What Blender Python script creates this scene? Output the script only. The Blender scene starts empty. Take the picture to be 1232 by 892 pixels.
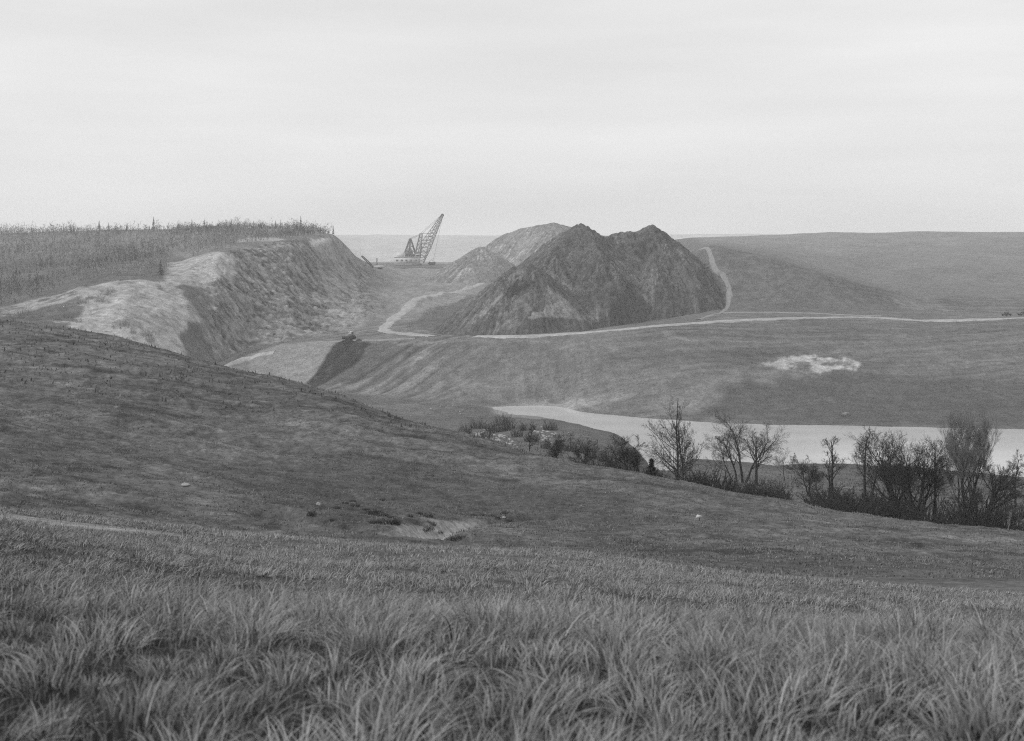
import bpy, math, random
import numpy as np

# ------------------------------------------------------------------ basics
F = 1487.0          # photograph focal length in its own pixels (1232 wide)
CX, HY = 616.0, 290.0
scene = bpy.context.scene
COL = scene.collection
rng = np.random.default_rng(7)
random.seed(7)

def zpy(py, Y):
    return -(py - HY) / F * Y

def ux(px):
    return (px - CX) / F

# ------------------------------------------------------------------ noise
def _hash(ix, iy, seed):
    h = (ix.astype(np.int64) * 374761393 + iy.astype(np.int64) * 668265263 + seed * 974634777) & 0xFFFFFFFF
    h = ((h ^ (h >> 13)) * 1274126177) & 0xFFFFFFFF
    h = (h ^ (h >> 16)) & 0xFFFFFF
    return h / float(0xFFFFFF)

def vnoise(x, y, seed=0):
    x = np.asarray(x, float); y = np.asarray(y, float)
    ix = np.floor(x); iy = np.floor(y)
    fx = x - ix; fy = y - iy
    fx = fx * fx * fx * (fx * (fx * 6 - 15) + 10); fy = fy * fy * fy * (fy * (fy * 6 - 15) + 10)
    a = _hash(ix, iy, seed); b = _hash(ix + 1, iy, seed)
    c = _hash(ix, iy + 1, seed); d = _hash(ix + 1, iy + 1, seed)
    return (a + (b - a) * fx) * (1 - fy) + (c + (d - c) * fx) * fy

def fbm(x, y, seed=0, octv=4, gain=0.5):
    s = 0; a = 1; t = 0
    for k in range(octv):
        ca, sa = math.cos(0.7 * k), math.sin(0.7 * k)
        s = s + a * vnoise((ca * x - sa * y) * 2 ** k + 17.3 * k, (sa * x + ca * y) * 2 ** k - 9.1 * k, seed + k)
        t += a; a *= gain
    return s / t * 2 - 1        # about -1..1

def sstep(a, b, x):
    t = np.clip((x - a) / (b - a), 0, 1)
    return t * t * (3 - 2 * t)

# ------------------------------------------------------------------ custom properties
def tag(o, label=None, cat=None, group=None, kind=None):
    if label: o['label'] = label
    if cat: o['category'] = cat
    if group: o['group'] = group
    if kind: o['kind'] = kind
    return o

def empty(name, loc, rz=0.0):
    o = bpy.data.objects.new(name, None)
    o.empty_display_size = 0.5
    COL.objects.link(o); o.location = loc; o.rotation_euler = (0, 0, rz)
    return o

def mesh_np(name, verts, faces4=None, faces3=None, mat=None, parent=None, smooth=False, attrs=None):
    """One mesh object from numpy arrays."""
    verts = np.asarray(verts, dtype=np.float32).reshape(-1, 3)
    parts = []; sizes = []
    if faces4 is not None and len(faces4):
        f = np.asarray(faces4, dtype=np.int32).reshape(-1, 4); parts.append(f.ravel()); sizes.append(np.full(len(f), 4))
    if faces3 is not None and len(faces3):
        f = np.asarray(faces3, dtype=np.int32).reshape(-1, 3); parts.append(f.ravel()); sizes.append(np.full(len(f), 3))
    loops = np.concatenate(parts).astype(np.int32); sz = np.concatenate(sizes).astype(np.int32)
    me = bpy.data.meshes.new(name)
    me.vertices.add(len(verts)); me.vertices.foreach_set('co', verts.ravel())
    me.loops.add(len(loops)); me.loops.foreach_set('vertex_index', loops)
    me.polygons.add(len(sz))
    start = np.concatenate([[0], np.cumsum(sz)[:-1]]).astype(np.int32)
    me.polygons.foreach_set('loop_start', start)
    me.polygons.foreach_set('loop_total', sz)
    if attrs:
        for k, v in attrs.items():
            at = me.attributes.new(k, 'FLOAT', 'POINT')
            at.data.foreach_set('value', np.asarray(v, dtype=np.float32).ravel())
    me.update(calc_edges=True)
    if smooth:
        me.polygons.foreach_set('use_smooth', np.ones(len(sz), dtype=bool))
    if mat: me.materials.append(mat)
    o = bpy.data.objects.new(name, me); COL.objects.link(o)
    if parent: o.parent = parent
    return o

class MB:
    """collects boxes, bars and tubes and links them as one mesh"""
    def __init__(s): s.v = []; s.f4 = []; s.f3 = []
    def box(s, c, d, rz=0.0, tx=1.0, ty=1.0):
        n = len(s.v); ca, sa = math.cos(rz), math.sin(rz)
        for k in (-1, 1):
            sx, sy = (tx, ty) if k > 0 else (1, 1)
            for i, j in ((-1, -1), (1, -1), (1, 1), (-1, 1)):
                x, y = i * d[0] / 2 * sx, j * d[1] / 2 * sy
                s.v.append((c[0] + ca * x - sa * y, c[1] + sa * x + ca * y, c[2] + k * d[2] / 2))
        for q in ((3, 2, 1, 0), (4, 5, 6, 7), (0, 1, 5, 4), (1, 2, 6, 5), (2, 3, 7, 6), (3, 0, 4, 7)):
            s.f4.append(tuple(n + a for a in q))
    def tube(s, p, q, r0, r1=None, n=5, cap=True):
        r1 = r0 if r1 is None else r1
        p = np.array(p, float); q = np.array(q, float); d = q - p; L = np.linalg.norm(d)
        if L < 1e-6: return
        d /= L; a = np.array((0, 0, 1.0)) if abs(d[2]) < .9 else np.array((1.0, 0, 0))
        e = np.cross(d, a); e /= np.linalg.norm(e); g = np.cross(d, e); b = len(s.v)
        for c, r in ((p, r0), (q, r1)):
            for k in range(n):
                t = 2 * math.pi * k / n
                s.v.append(tuple(c + r * (math.cos(t) * e + math.sin(t) * g)))
        for k in range(n):
            s.f4.append((b + k, b + n + k, b + n + (k + 1) % n, b + (k + 1) % n))
        if cap and n == 4:
            s.f4.append((b, b + 1, b + 2, b + 3)); s.f4.append((b + 7, b + 6, b + 5, b + 4))
        elif cap:
            for st in (b, b + n):
                for k in range(1, n - 1): s.f3.append((st, st + k, st + k + 1))
    def tri(s, a, b, c):
        n = len(s.v); s.v += [tuple(a), tuple(b), tuple(c)]; s.f3.append((n, n + 1, n + 2))
    def prism(s, outline, y0, y1):
        """outline in x,z extruded along y"""
        n = len(s.v); m = len(outline)
        for y in (y0, y1):
            for x, z in outline: s.v.append((x, y, z))
        for k in range(m):
            s.f4.append((n + k, n + (k + 1) % m, n + m + (k + 1) % m, n + m + k))
        for k in range(1, m - 1):
            s.f3.append((n, n + k + 1, n + k)); s.f3.append((n + m, n + m + k, n + m + k + 1))
    def build(s, name, mat, parent=None, smooth=False):
        return mesh_np(name, s.v, s.f4, s.f3, mat, parent, smooth)

# ------------------------------------------------------------------ materials (black-and-white photograph: every colour is a grey)
def nodes_of(m):
    m.use_nodes = True
    nt = m.node_tree; nt.nodes.clear()
    out = nt.nodes.new('ShaderNodeOutputMaterial'); bs = nt.nodes.new('ShaderNodeBsdfPrincipled')
    nt.links.new(bs.outputs[0], out.inputs[0])
    return nt, bs

def math_node(nt, op, a, b=None, clamp=False):
    n = nt.nodes.new('ShaderNodeMath'); n.operation = op; n.use_clamp = clamp
    for i, v in enumerate((a, b)):
        if v is None: continue
        if isinstance(v, (int, float)): n.inputs[i].default_value = v
        else: nt.links.new(v, n.inputs[i])
    return n.outputs[0]

def noise_node(nt, scale, detail=4, rough=0.6, stretch=None, dist=0.0):
    tc = nt.nodes.new('ShaderNodeTexCoord'); vec = tc.outputs['Object']
    if stretch:
        mp = nt.nodes.new('ShaderNodeMapping'); mp.inputs['Scale'].default_value = stretch
        nt.links.new(vec, mp.inputs[0]); vec = mp.outputs[0]
    n = nt.nodes.new('ShaderNodeTexNoise'); n.inputs['Scale'].default_value = scale
    n.inputs['Detail'].default_value = detail; n.inputs['Roughness'].default_value = rough
    n.inputs['Distortion'].default_value = dist
    nt.links.new(vec, n.inputs[0])
    return n.outputs[0]

def remap(nt, v, a, b, c, d):
    n = nt.nodes.new('ShaderNodeMapRange'); nt.links.new(v, n.inputs[0])
    for i, x in enumerate((a, b, c, d)): n.inputs[1 + i].default_value = x
    return n.outputs[0]

def grey_mat(name, value=None, attr=None, layers=(), bump=(), rough=0.9, spec=0.25):
    """value or vertex attribute 'tone' = the thing's own grey; layers multiply noise into it"""
    m = bpy.data.materials.new(name); nt, bs = nodes_of(m)
    if attr:
        an = nt.nodes.new('ShaderNodeAttribute'); an.attribute_name = attr; v = an.outputs['Fac']
    else:
        vn = nt.nodes.new('ShaderNodeValue'); vn.outputs[0].default_value = value; v = vn.outputs[0]
    for (scale, lo, hi, stretch) in layers:
        v = math_node(nt, 'MULTIPLY', v, remap(nt, noise_node(nt, scale, 5, 0.62, stretch), 0.3, 0.7, lo, hi))
    nt.links.new(v, bs.inputs['Base Color'])
    bs.inputs['Roughness'].default_value = rough
    bs.inputs['Specular IOR Level'].default_value = spec
    prev = None
    for (scale, strength, dist, stretch) in bump:
        b = nt.nodes.new('ShaderNodeBump'); b.inputs['Strength'].default_value = strength; b.inputs['Distance'].default_value = dist
        nt.links.new(noise_node(nt, scale, 6, 0.65, stretch), b.inputs['Height'])
        if prev is not None: nt.links.new(prev, b.inputs['Normal'])
        prev = b.outputs[0]
    if prev is not None: nt.links.new(prev, bs.inputs['Normal'])
    return m

M = {}
M['ground'] = grey_mat('ground_cover', attr='tone', spec=0.1,
    layers=((0.035, .86, 1.16, None), (0.3, .74, 1.26, None), (1.6, .62, 1.4, None), (4.0, .7, 1.32, None), (0.12, .86, 1.14, (1, 5, 1))),
    bump=((0.5, .5, .5, None), (3.5, .6, .18, None)))
M['spoil'] = grey_mat('spoil_earth', attr='tone', spec=0.1,
    layers=((0.06, .8, 1.22, None), (0.5, .7, 1.32, None), (1.4, .65, 1.38, None)), bump=((0.6, .7, .9, None),))
M['track'] = grey_mat('worn_track', 0.24, layers=((0.4, .75, 1.2, None),), spec=0.1)
M['road'] = grey_mat('packed_clay', 0.34, layers=((0.08, .8, 1.15, None), (0.5, .75, 1.2, None), (2.0, .8, 1.2, None)), spec=0.1)
M['blade'] = grey_mat('grass_blades', attr='tone', rough=0.6, spec=0.25)
M['bark'] = grey_mat('dark_bark', 0.018, layers=((3.0, .7, 1.4, (1, 1, .2)),))
M['bark_mid'] = grey_mat('grey_bark', 0.06, layers=((3.0, .7, 1.4, (1, 1, .2)),))
M['bark_pale'] = grey_mat('pale_bark', 0.24, layers=((3.0, .7, 1.3, (1, 1, .2)),))
M['twig'] = grey_mat('dark_twigs', 0.04)
M['twig_mid'] = grey_mat('grey_twigs', 0.2)
M['bramble'] = grey_mat('bramble_twigs', 0.03)
M['evergreen'] = grey_mat('dark_needles', 0.015)
M['wood'] = grey_mat('woodland_trees', attr='tone')
M['conifer'] = grey_mat('conifer_needles', 0.06)
M['rock'] = grey_mat('pale_stone', 0.33, layers=((1.2, .7, 1.2, None),), bump=((2.0, .6, .2, None),))
M['rock_dark'] = grey_mat('grey_stone', 0.2, layers=((1.2, .7, 1.2, None),), bump=((2.0, .6, .2, None),))
M['white_paint'] = grey_mat('chalky_white_paint', 0.6, layers=((0.3, .85, 1.05, None),), rough=0.6)
M['steel'] = grey_mat('hazed_steel', 0.2, layers=((0.8, .8, 1.2, None),), rough=0.6, spec=0.4)  # steel made paler to imitate haze over the distant machines
M['dark_steel'] = grey_mat('black_oily_steel', 0.025, layers=((1.5, .7, 1.4, None),), rough=0.6, spec=0.4)
M['cat_paint'] = grey_mat('faded_machine_paint', 0.16, layers=((1.5, .75, 1.2, None),), rough=0.55, spec=0.4)
M['glass'] = grey_mat('dark_glass', 0.03, rough=0.1, spec=0.5)
M['rubber'] = grey_mat('black_rubber', 0.025, rough=0.9)
M['car_paint'] = grey_mat('dark_car_paint', 0.05, rough=0.35, spec=0.5)
M['concrete'] = grey_mat('pale_concrete', 0.33, layers=((0.7, .8, 1.15, None),))

def water_mat():
    m = bpy.data.materials.new('silty_water'); nt, bs = nodes_of(m)
    v = remap(nt, noise_node(nt, 0.03, 3, .5, (1, 3, 1)), .3, .7, .46, .54)
    nt.links.new(v, bs.inputs['Base Color'])
    bs.inputs['Roughness'].default_value = .12; bs.inputs['IOR'].default_value = 1.333
    b = nt.nodes.new('ShaderNodeBump'); b.inputs['Strength'].default_value = .15; b.inputs['Distance'].default_value = .05
    nt.links.new(noise_node(nt, 1.2, 3, .5, (1, 2, 1)), b.inputs['Height']); nt.links.new(b.outputs[0], bs.inputs['Normal'])
    return m
M['water'] = water_mat()

# ------------------------------------------------------------------ terrain, surveyed as lines running across the valley: (bearing, depth, drop)
# every line: (bearing px, depth Y in metres, sight py) -> height z = -(py-HY)/F*Y
WZ = -60.0
def lineP(rows): return [(p, Y, zpy(py, Y)) for p, Y, py in rows]
def shore(rows): return [(p, -WZ * F / (py - HY), WZ) for p, py in rows]

A = lineP([(-700,45,570),(-300,45,590),(0,42,613),(150,44,628),(300,46,644),(450,48,656),(616,48,663),(700,46,667),(900,40,692),(1100,36,706),(1232,33,715),(1550,30,735),(1932,28,750)])
C = lineP([(-700,78,510),(-300,75,540),(0,72,570),(150,72,590),(300,70,612),(450,66,630),(520,66,637),(616,66,641),(700,64,649),(900,56,670),(1100,50,686),(1232,46,700),(1550,42,722),(1932,40,740)])
C2 = lineP([(-700,108,440),(-300,105,478),(0,100,508),(300,95,560),(450,90,590),(540,88,603),(616,85,613),(700,80,628),(900,75,643),(1100,70,659),(1232,66,671),(1550,60,700),(1932,58,720)])
D = lineP([(-700,210,350),(-300,190,376),(0,170,389),(80,165,400),(150,160,413),(200,155,425),(260,150,443),(304,145,455),(362,138,467),(406,132,480),(450,127,498),(480,124,510),(542,118,525),(634,112,549),(696,108,562),(773,106,575),(804,105,581),(839,103,587),(896,100,599),(960,98,607),(1000,96,614),(1076,93,624),(1155,91,632),(1232,88,640),(1550,82,670),(1932,80,700)])
E = [(p, Y * 1.25, zpy((HY - z * F / Y) + 8, Y * 1.25)) for p, Y, z in D]
E2 = lineP([(-700,300,410),(-300,300,430),(0,280,425),(150,280,440),(300,280,475),(450,250,505),(540,240,524),(600,240,537),(700,215,557),(760,200,574),(820,190,582),(900,190,587),(1000,190,590),(1100,185,597),(1232,180,606),(1550,170,640),(1932,165,670)])
Fl = lineP([(-700,380,432),(-300,380,432),(0,370,432),(100,390,432),(200,400,445),(300,420,474),(400,425,488),(450,425,496),(500,428,497),(560,430,497.2)]) + \
     shore([(592,497),(650,502),(700,511),(742,522),(765,540),(785,566),(815,568),(832,553),(875,554),(930,560),(1000,557),(1100,562),(1232,575),(1550,600),(1932,620)])
G = lineP([(-700,430,410),(-300,430,410),(0,430,404),(100,440,406.6),(150,445,415),(200,460,428),(230,470,440),(260,480,452),(300,490,460),(365,482,466),(400,470,470),(440,466,475),(480,459,478),(540,447,486)]) + \
    shore([(592,489.5),(650,488),(676,490),(700,496),(740,500),(800,505),(860,509),(930,511),(1000,512),(1100,514),(1232,517),(1550,522),(1932,526)])
H = lineP([(-700,480,385),(-300,480,385),(0,480,385),(100,470,392),(150,470,400),(200,490,405),(230,495,420),(260,498,441),(300,535,417),(340,525,413),(400,518,410.5),(470,514,408),(520,510,406),(616,500,404),(700,497,401),(750,498,396),(800,500,391),(860,505,387),(930,515,384),(1000,520,382),(1100,522,385),(1232,522,383),(1550,525,381),(1932,525,381)])
I = lineP([(-700,510,375),(-300,510,375),(0,510,372),(100,500,370),(150,500,370),(200,515,375),(230,520,385),(260,508,436),(300,545,424),(350,545,412.5),(400,560,403),(440,590,392),(480,600,388),(520,580,390),(560,560,395),(616,540,398),(700,540,396),(750,550,389),(800,560,382),(860,562,372),(930,562,370),(1000,560,372),(1100,558,376),(1232,560,377),(1550,560,376),(1932,560,376)])
J = lineP([(-700,580,345),(-300,580,345),(0,570,347),(60,555,345),(100,540,340),(150,545,337),(200,560,337),(230,560,342),(245,562,350),(262,565,352),(300,590,352),(350,620,347),(400,690,337),(420,700,345),(440,700,352),(480,700,360),(520,690,362),(560,720,358),(616,720,360),(700,700,360),(800,670,330),(840,625,303),(848,619,298),(860,612,296),(930,605,309),(1000,600,331),(1050,598,345),(1100,600,356),(1232,600,362),(1550,600,362),(1932,600,362)])
K = lineP([(-700,750,310),(-300,750,310),(0,750,310),(100,750,305),(150,750,303),(200,700,304),(230,620,312),(262,610,306),(300,650,296),(350,700,287),(375,740,284),(400,790,281),(410,830,289),(420,870,300),(430,900,315),(440,930,323),(480,1050,329),(520,1080,329),(560,1100,328),(616,1100,326),(700,1000,322),(800,900,296),(860,800,293.5),(930,800,305),(1000,760,325),(1050,720,338),(1100,720,340),(1232,720,342),(1550,720,340),(1932,720,340)])
L = lineP([(-700,950,282),(0,950,281),(100,950,278),(200,950,276),(300,950,275),(350,950,276),(385,930,279),(400,950,284),(415,1200,300),(440,1300,316),(480,1300,316),(520,1300,316),(616,1300,316),(700,1300,306),(760,1250,295),(830,1200,286.5),(860,1200,286),(900,1200,285),(930,1200,283.5),(1000,1200,280.5),(1100,1200,279),(1232,1200,279.5),(1550,1200,281),(1932,1200,283)])
Mm = [(-700,1700,-10),(390,1700,-12),(440,1700,-34),(800,1700,-34),(870,1700,0),(1932,1700,0)]
N = [(-700,2700,11),(430,2700,13),(560,2700,11.5),(700,2700,12),(840,2700,15),(1932,2700,10)]
O = [(-700,4800,6),(1932,4800,6)]
N0 = [(-700,0.6,-1.58),(1932,0.6,-1.58)]
N1 = [(-700,3.2,-1.62),(1932,3.2,-1.62)]

def ev(line, p):
    a = np.array(line, float)
    return np.interp(p, a[:, 0], a[:, 1]), np.interp(p, a[:, 0], a[:, 2])

pc = np.concatenate([np.linspace(-700, -120, 36, endpoint=False), np.linspace(-120, 1352, 960, endpoint=False), np.linspace(1352, 1932, 36)])
NC = len(pc); U = ux(pc)
Yr = np.concatenate([np.geomspace(0.6, 20, 90, endpoint=False), np.linspace(20, 60, 110, endpoint=False), np.linspace(60, 180, 170, endpoint=False),
                     np.linspace(180, 400, 150, endpoint=False), np.linspace(400, 720, 400, endpoint=False), np.linspace(720, 1300, 190, endpoint=False),
                     np.geomspace(1300, 4800, 40)])
NR = len(Yr)
KY, KZ = [], []
def push(yz): KY.append(yz[0]); KZ.append(yz[1])
push(ev(N0, pc)); push(ev(N1, pc))
aY, aZ = ev(A, pc)
push((np.full(NC, 14.0), zpy(HY - aZ * F / aY + 66, 14.0)))
push((aY, aZ))
cY, cZ = ev(C, pc)
bY = aY + .35 * (cY - aY); push((bY, zpy((HY - aZ * F / aY) + 1.5, bY)))
push((cY, cZ)); push(ev(C2, pc)); dY, dZ = ev(D, pc); push((dY, dZ)); push(ev(E, pc)); push(ev(E2, pc))
gY, gZ = ev(G, pc); fY, fZ = ev(Fl, pc); fY = np.minimum(fY, gY - 10)
push((fY, fZ))
mY = (fY + gY) / 2; bed = sstep(585, 690, pc)
push((mY, (fZ + gZ) / 2 * (1 - bed) + (WZ - 2.4) * bed))
push((gY, gZ)); hY, hZ = ev(H, pc); push((hY, hZ))
iY, iZ = ev(I, pc); push((iY, iZ)); jY, jZ = ev(J, pc); push((jY, jZ)); kY, kZ = ev(K, pc); push((kY, kZ)); push(ev(L, pc)); push(ev(Mm, pc)); push(ev(N, pc)); push(ev(O, pc))
KY = np.array(KY); KZ = np.array(KZ)
for k in range(1, len(KY)): KY[k] = np.maximum(KY[k], KY[k - 1] + 1.0)

def pchip_cols(KY, KZ, Yr):
    h = np.diff(KY, axis=0); dl = np.diff(KZ, axis=0) / h
    m = np.zeros_like(KZ)
    w1 = 2 * h[1:] + h[:-1]; w2 = h[1:] + 2 * h[:-1]
    same = dl[1:] * dl[:-1] > 0
    with np.errstate(divide='ignore', invalid='ignore'):
        hm = (w1 + w2) / (w1 / dl[:-1] + w2 / dl[1:])
    m[1:-1] = np.where(same, hm, 0); m[0] = dl[0]; m[-1] = dl[-1]
    out = np.empty((len(Yr), KY.shape[1]))
    for c in range(KY.shape[1]):
        ky = KY[:, c]
        i = np.clip(np.searchsorted(ky, Yr, side='right') - 1, 0, len(ky) - 2)
        t = np.clip((Yr - ky[i]) / h[i, c], 0, 1); hh = h[i, c]
        out[:, c] = ((2*t**3 - 3*t**2 + 1) * KZ[i, c] + (t**3 - 2*t**2 + t) * hh * m[i, c] + (-2*t**3 + 3*t**2) * KZ[i+1, c] + (t**3 - t**2) * hh * m[i+1, c])
    return out
Z = pchip_cols(KY, KZ, Yr)
# smooth a little across the bearings (removes the facets between survey columns)
for _ in range(6):
    Z[:, 1:-1] = .25 * Z[:, :-2] + .5 * Z[:, 1:-1] + .25 * Z[:, 2:]
XX = U[None, :] * Yr[:, None]; YY = np.repeat(Yr[:, None], NC, 1); PP = np.repeat(pc[None, :], NR, 0)

# the pad the dragline stands on
DX, DY = ux(497) * 1200, 1200.0
PADZ = zpy(320, 1190)
pad = np.maximum(np.abs(XX - (DX + 2)) / 34, np.abs(YY - DY) / 45)
pm = sstep(1.22, 1.0, pad + .05 * fbm(XX / 9, YY / 9, 5))
Z = np.where(Z < PADZ, Z * (1 - pm) + PADZ * pm, Z)

# highwall: gullies that run down the cut face, ledges, broken blocks
face_t = (YY - iY[None, :]) / np.maximum(kY[None, :] - iY[None, :], 1)
fm = sstep(-.02, .1, face_t) * sstep(1.06, .86, face_t) * sstep(222, 262, PP) * sstep(470, 432, PP)
gul = fbm((YY + .25 * XX) / 7.0, XX / 30.0, 31, 5, .7)
blk = fbm(XX / 5.0, YY / 8.0, 37, 4, .6)
Z = Z + fm * (1.5 * (.6 - 2.2 * np.abs(gul)) + 1.1 * blk + .9 * fbm(YY / 2.4, XX / 3.5, 38, 2) + .8 * (np.abs(fbm(YY / 22, XX / 40, 41, 3)) - .3))
jt = sstep(.13, .0, np.abs(fbm((YY + .3 * XX) / 3.6, Z / 9.0, 45, 3, .6)))
Z = Z - fm * .9 * jt + sstep(80, 110, PP) * sstep(290, 250, PP) * sstep(440, 455, YY) * sstep(600, 560, YY) * (.45 * fbm(XX / 3, YY / 3, 47, 3) + .7 * fbm(XX / 9, YY / 9, 48, 3))
# rubble on the pit floor between highwall and road
pit = sstep(400, 445, PP) * sstep(600, 540, PP) * sstep(600, 640, YY) * sstep(1300, 1100, YY) * (1 - pm)
Z = Z + pit * (2.0 * fbm(XX / 11, YY / 26, 51, 4) + .7 * fbm(XX / 4, YY / 7, 52, 3))
# general ground roughness by distance
Z = Z + np.where(YY < 55, .05, 0) * sstep(4, 12, YY) * fbm(XX / 1.6, YY / 1.6, 61, 3) + .12 * sstep(4, 20, YY) * fbm(XX / 6, YY / 6, 62, 3)
hill = sstep(45, 60, YY) * sstep(230, 170, YY)
tus = fbm(XX / 2.2, YY / 1.6, 63, 4, .6)
Z = Z + hill * (.34 * fbm(XX / 14, YY / 9, 64, 3) + .24 * tus)
# terracettes on the left hillside
Z = Z + hill * sstep(700, 450, PP) * .13 * np.sin((YY * .9 + XX * .35 + 3 * fbm(XX / 20, YY / 20, 66, 3)) * 1.1)
lakem = sstep(-2, 3, (YY - fY[None, :])) * sstep(-2, 3, (gY[None, :] - YY)) * bed[None, :]
far = sstep(230, 330, YY) * (1 - lakem)
Z = Z + far * (.35 * fbm(XX / 22, YY / 22, 71, 4) + .14 * fbm(XX / 4, YY / 4, 72, 3)) * sstep(0, 14, np.abs(YY - gY[None, :]) + 60 * sstep(600, 540, PP))
Z = Z + sstep(520, 640, YY) * sstep(820, 900, PP) * 1.6 * fbm(XX / 60, YY / 70, 73, 3)
Z = Z + sstep(1500, 2600, YY) * 2.5 * fbm(XX / 130, YY / 200, 74, 4)
zs_ = fbm((XX - YY) * .707 / 2.2, (YY + XX) * .707 / 50, 95, 4, .65) * sstep(640, 540, PP) * sstep(380, 420, PP) * sstep(455, 470, YY) * sstep(525, 510, YY)
Z = Z + .5 * zs_
# bank cut by the old track at the left and gully channel in the swale
def plan(px, Y): return ux(px) * Y, Y
def seg_dist(X, Y, pts):
    best = np.full(X.shape, 1e9)
    for (x0, y0), (x1, y1) in zip(pts[:-1], pts[1:]):
        dx, dy = x1 - x0, y1 - y0
        t = np.clip(((X - x0) * dx + (Y - y0) * dy) / (dx * dx + dy * dy), 0, 1)
        best = np.minimum(best, np.hypot(X - x0 - t * dx, Y - y0 - t * dy))
    return best
near = YY < 120
def hit0(px, py, y0, y1):
    Ys = np.linspace(y0, y1, 900); c = np.interp(px, pc, np.arange(NC)); zz = Z[:, int(c)]
    p = HY - np.interp(Ys, Yr, zz) / Ys * F; k = np.nonzero(p <= py)[0]
    Y = Ys[k[0]] if len(k) else Ys[np.argmin(p)]
    return ux(px) * Y, Y
gully_pts = [hit0(p, q, 52, 100) for p, q in ((330,622),(400,630),(455,640),(475,646),(505,642),(525,635),(548,629),(590,627),(640,624))]
bank_pts = [hit0(p, q, 46, 100) for p, q in ((-60,604),(0,611),(40,615),(70,620),(110,626),(160,633),(210,638.5),(268,641))]
bank2_pts = [hit0(p, q, 46, 100) for p, q in ((300,604),(345,608),(400,618),(440,622),(480,626),(500,628))]
gd = np.where(near, seg_dist(XX, YY, gully_pts), 99) + .9 * fbm(XX / 2.2, YY / 2.2, 81, 3)
bd = np.where(near, np.minimum(seg_dist(XX, YY, bank_pts), seg_dist(XX, YY, bank2_pts) + .35 * fbm(XX / 1.5, YY / 1.5, 83, 2) + .2), 99)
Z = Z - .7 * sstep(1.6, .4, gd) * near - .45 * sstep(1.0, .25, bd)

def grid_eval(G_, X, Y):
    X = np.asarray(X, float); Y = np.asarray(Y, float)
    r = np.interp(Y, Yr, np.arange(NR)); c = np.interp(X / Y, U, np.arange(NC))
    r0 = np.clip(r.astype(int), 0, NR - 2); c0 = np.clip(c.astype(int), 0, NC - 2); a = r - r0; b = c - c0
    return (G_[r0, c0] * (1-a) * (1-b) + G_[r0+1, c0] * a * (1-b) + G_[r0, c0+1] * (1-a) * b + G_[r0+1, c0+1] * a * b)
def GZ(X, Y): return grid_eval(Z, X, Y)
def hit(px, py, y0, y1):
    """where the sight line through a surveyed bearing meets the ground between two depths"""
    Ys = np.linspace(y0, y1, 1500); zz = GZ(ux(px) * Ys, Ys); p = HY - zz / Ys * F
    k = np.nonzero(p <= py)[0]
    Y = Ys[k[0]] if len(k) else Ys[np.argmin(p)]
    return ux(px) * Y, Y, float(GZ(ux(px) * Y, Y))

def inpoly(X, Y, poly):
    ins = np.zeros(X.shape, bool); n = len(poly)
    for i in range(n):
        x0, y0 = poly[i]; x1, y1 = poly[(i + 1) % n]
        c = ((y0 > Y) != (y1 > Y))
        with np.errstate(divide='ignore', invalid='ignore'):
            xi = (x1 - x0) * (Y - y0) / (y1 - y0) + x0
        ins ^= c & (X < xi)
    return ins

# ------------------------------------------------------------------ what the ground is made of (base grey, some shade and haze painted in): grass, clay, shale, bare soil
tone = np.full(Z.shape, .10)
tone = np.where(YY < 55, np.interp(YY, [8, 14, 24, 50], [.02, .04, .1, .12]), tone)
nz = fbm(XX / 9, YY / 9, 91, 4)
hillm = sstep(40, 60, YY) * sstep(240, 200, YY)
hs = fbm(XX / 16, (YY + .35 * XX) / 3.2, 93, 4, .6)
tone = tone * (1 - hillm) + hillm * (.105 + .03 * nz + .035 * tus + .02 * hs + .05 * fbm(XX / .9, YY / .8, 107, 2)) * (1 - .5 * sstep(.22, .5, fbm(XX / 11, (YY + .3 * XX) / 1.3, 94, 3)))
# dark grass in the swale, the slope's shade painted into its tone
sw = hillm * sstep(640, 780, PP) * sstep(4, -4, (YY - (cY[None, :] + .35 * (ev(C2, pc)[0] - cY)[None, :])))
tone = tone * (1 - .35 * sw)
valley = sstep(200, 260, YY)
tone = tone * (1 - valley) + valley * (.10 + .02 * nz)
# fill slopes / benches
fill = sstep(-6, 6, YY - gY[None, :]) * sstep(330, 380, PP)
streak = fbm((XX - YY) * .707 / 2.2, (YY + XX) * .707 / 50, 95, 4, .65)
tone = tone * (1 - fill) + fill * (.14 + .025 * nz + .12 * streak * sstep(620, 530, PP) + .03 * fbm(XX / 3, YY / 9, 102, 3) + .03 * fbm(XX / 1.0, YY / 10, 106, 3) * sstep(570, 610, PP) * sstep(780, 720, PP) * sstep(445, 455, YY) * sstep(492, 480, YY))
right = sstep(690, 790, PP) * sstep(-6, 6, YY - gY[None, :])
tone = tone * (1 - right) + right * (.122 + .02 * fbm(XX / 30, YY / 30, 96, 4) + .062 * fbm((XX + .3 * YY) / 34, (YY - .12 * XX) / 2.4, 97, 4, .65))
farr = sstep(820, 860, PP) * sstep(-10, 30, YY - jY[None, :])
tone = tone * (1 - farr) + farr * (.145 + .05 * sstep(650, 1150, YY) + .02 * fbm(XX / 60, YY / 60, 98, 4))  # far hill grows paler with depth, haze painted into its tone
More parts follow.
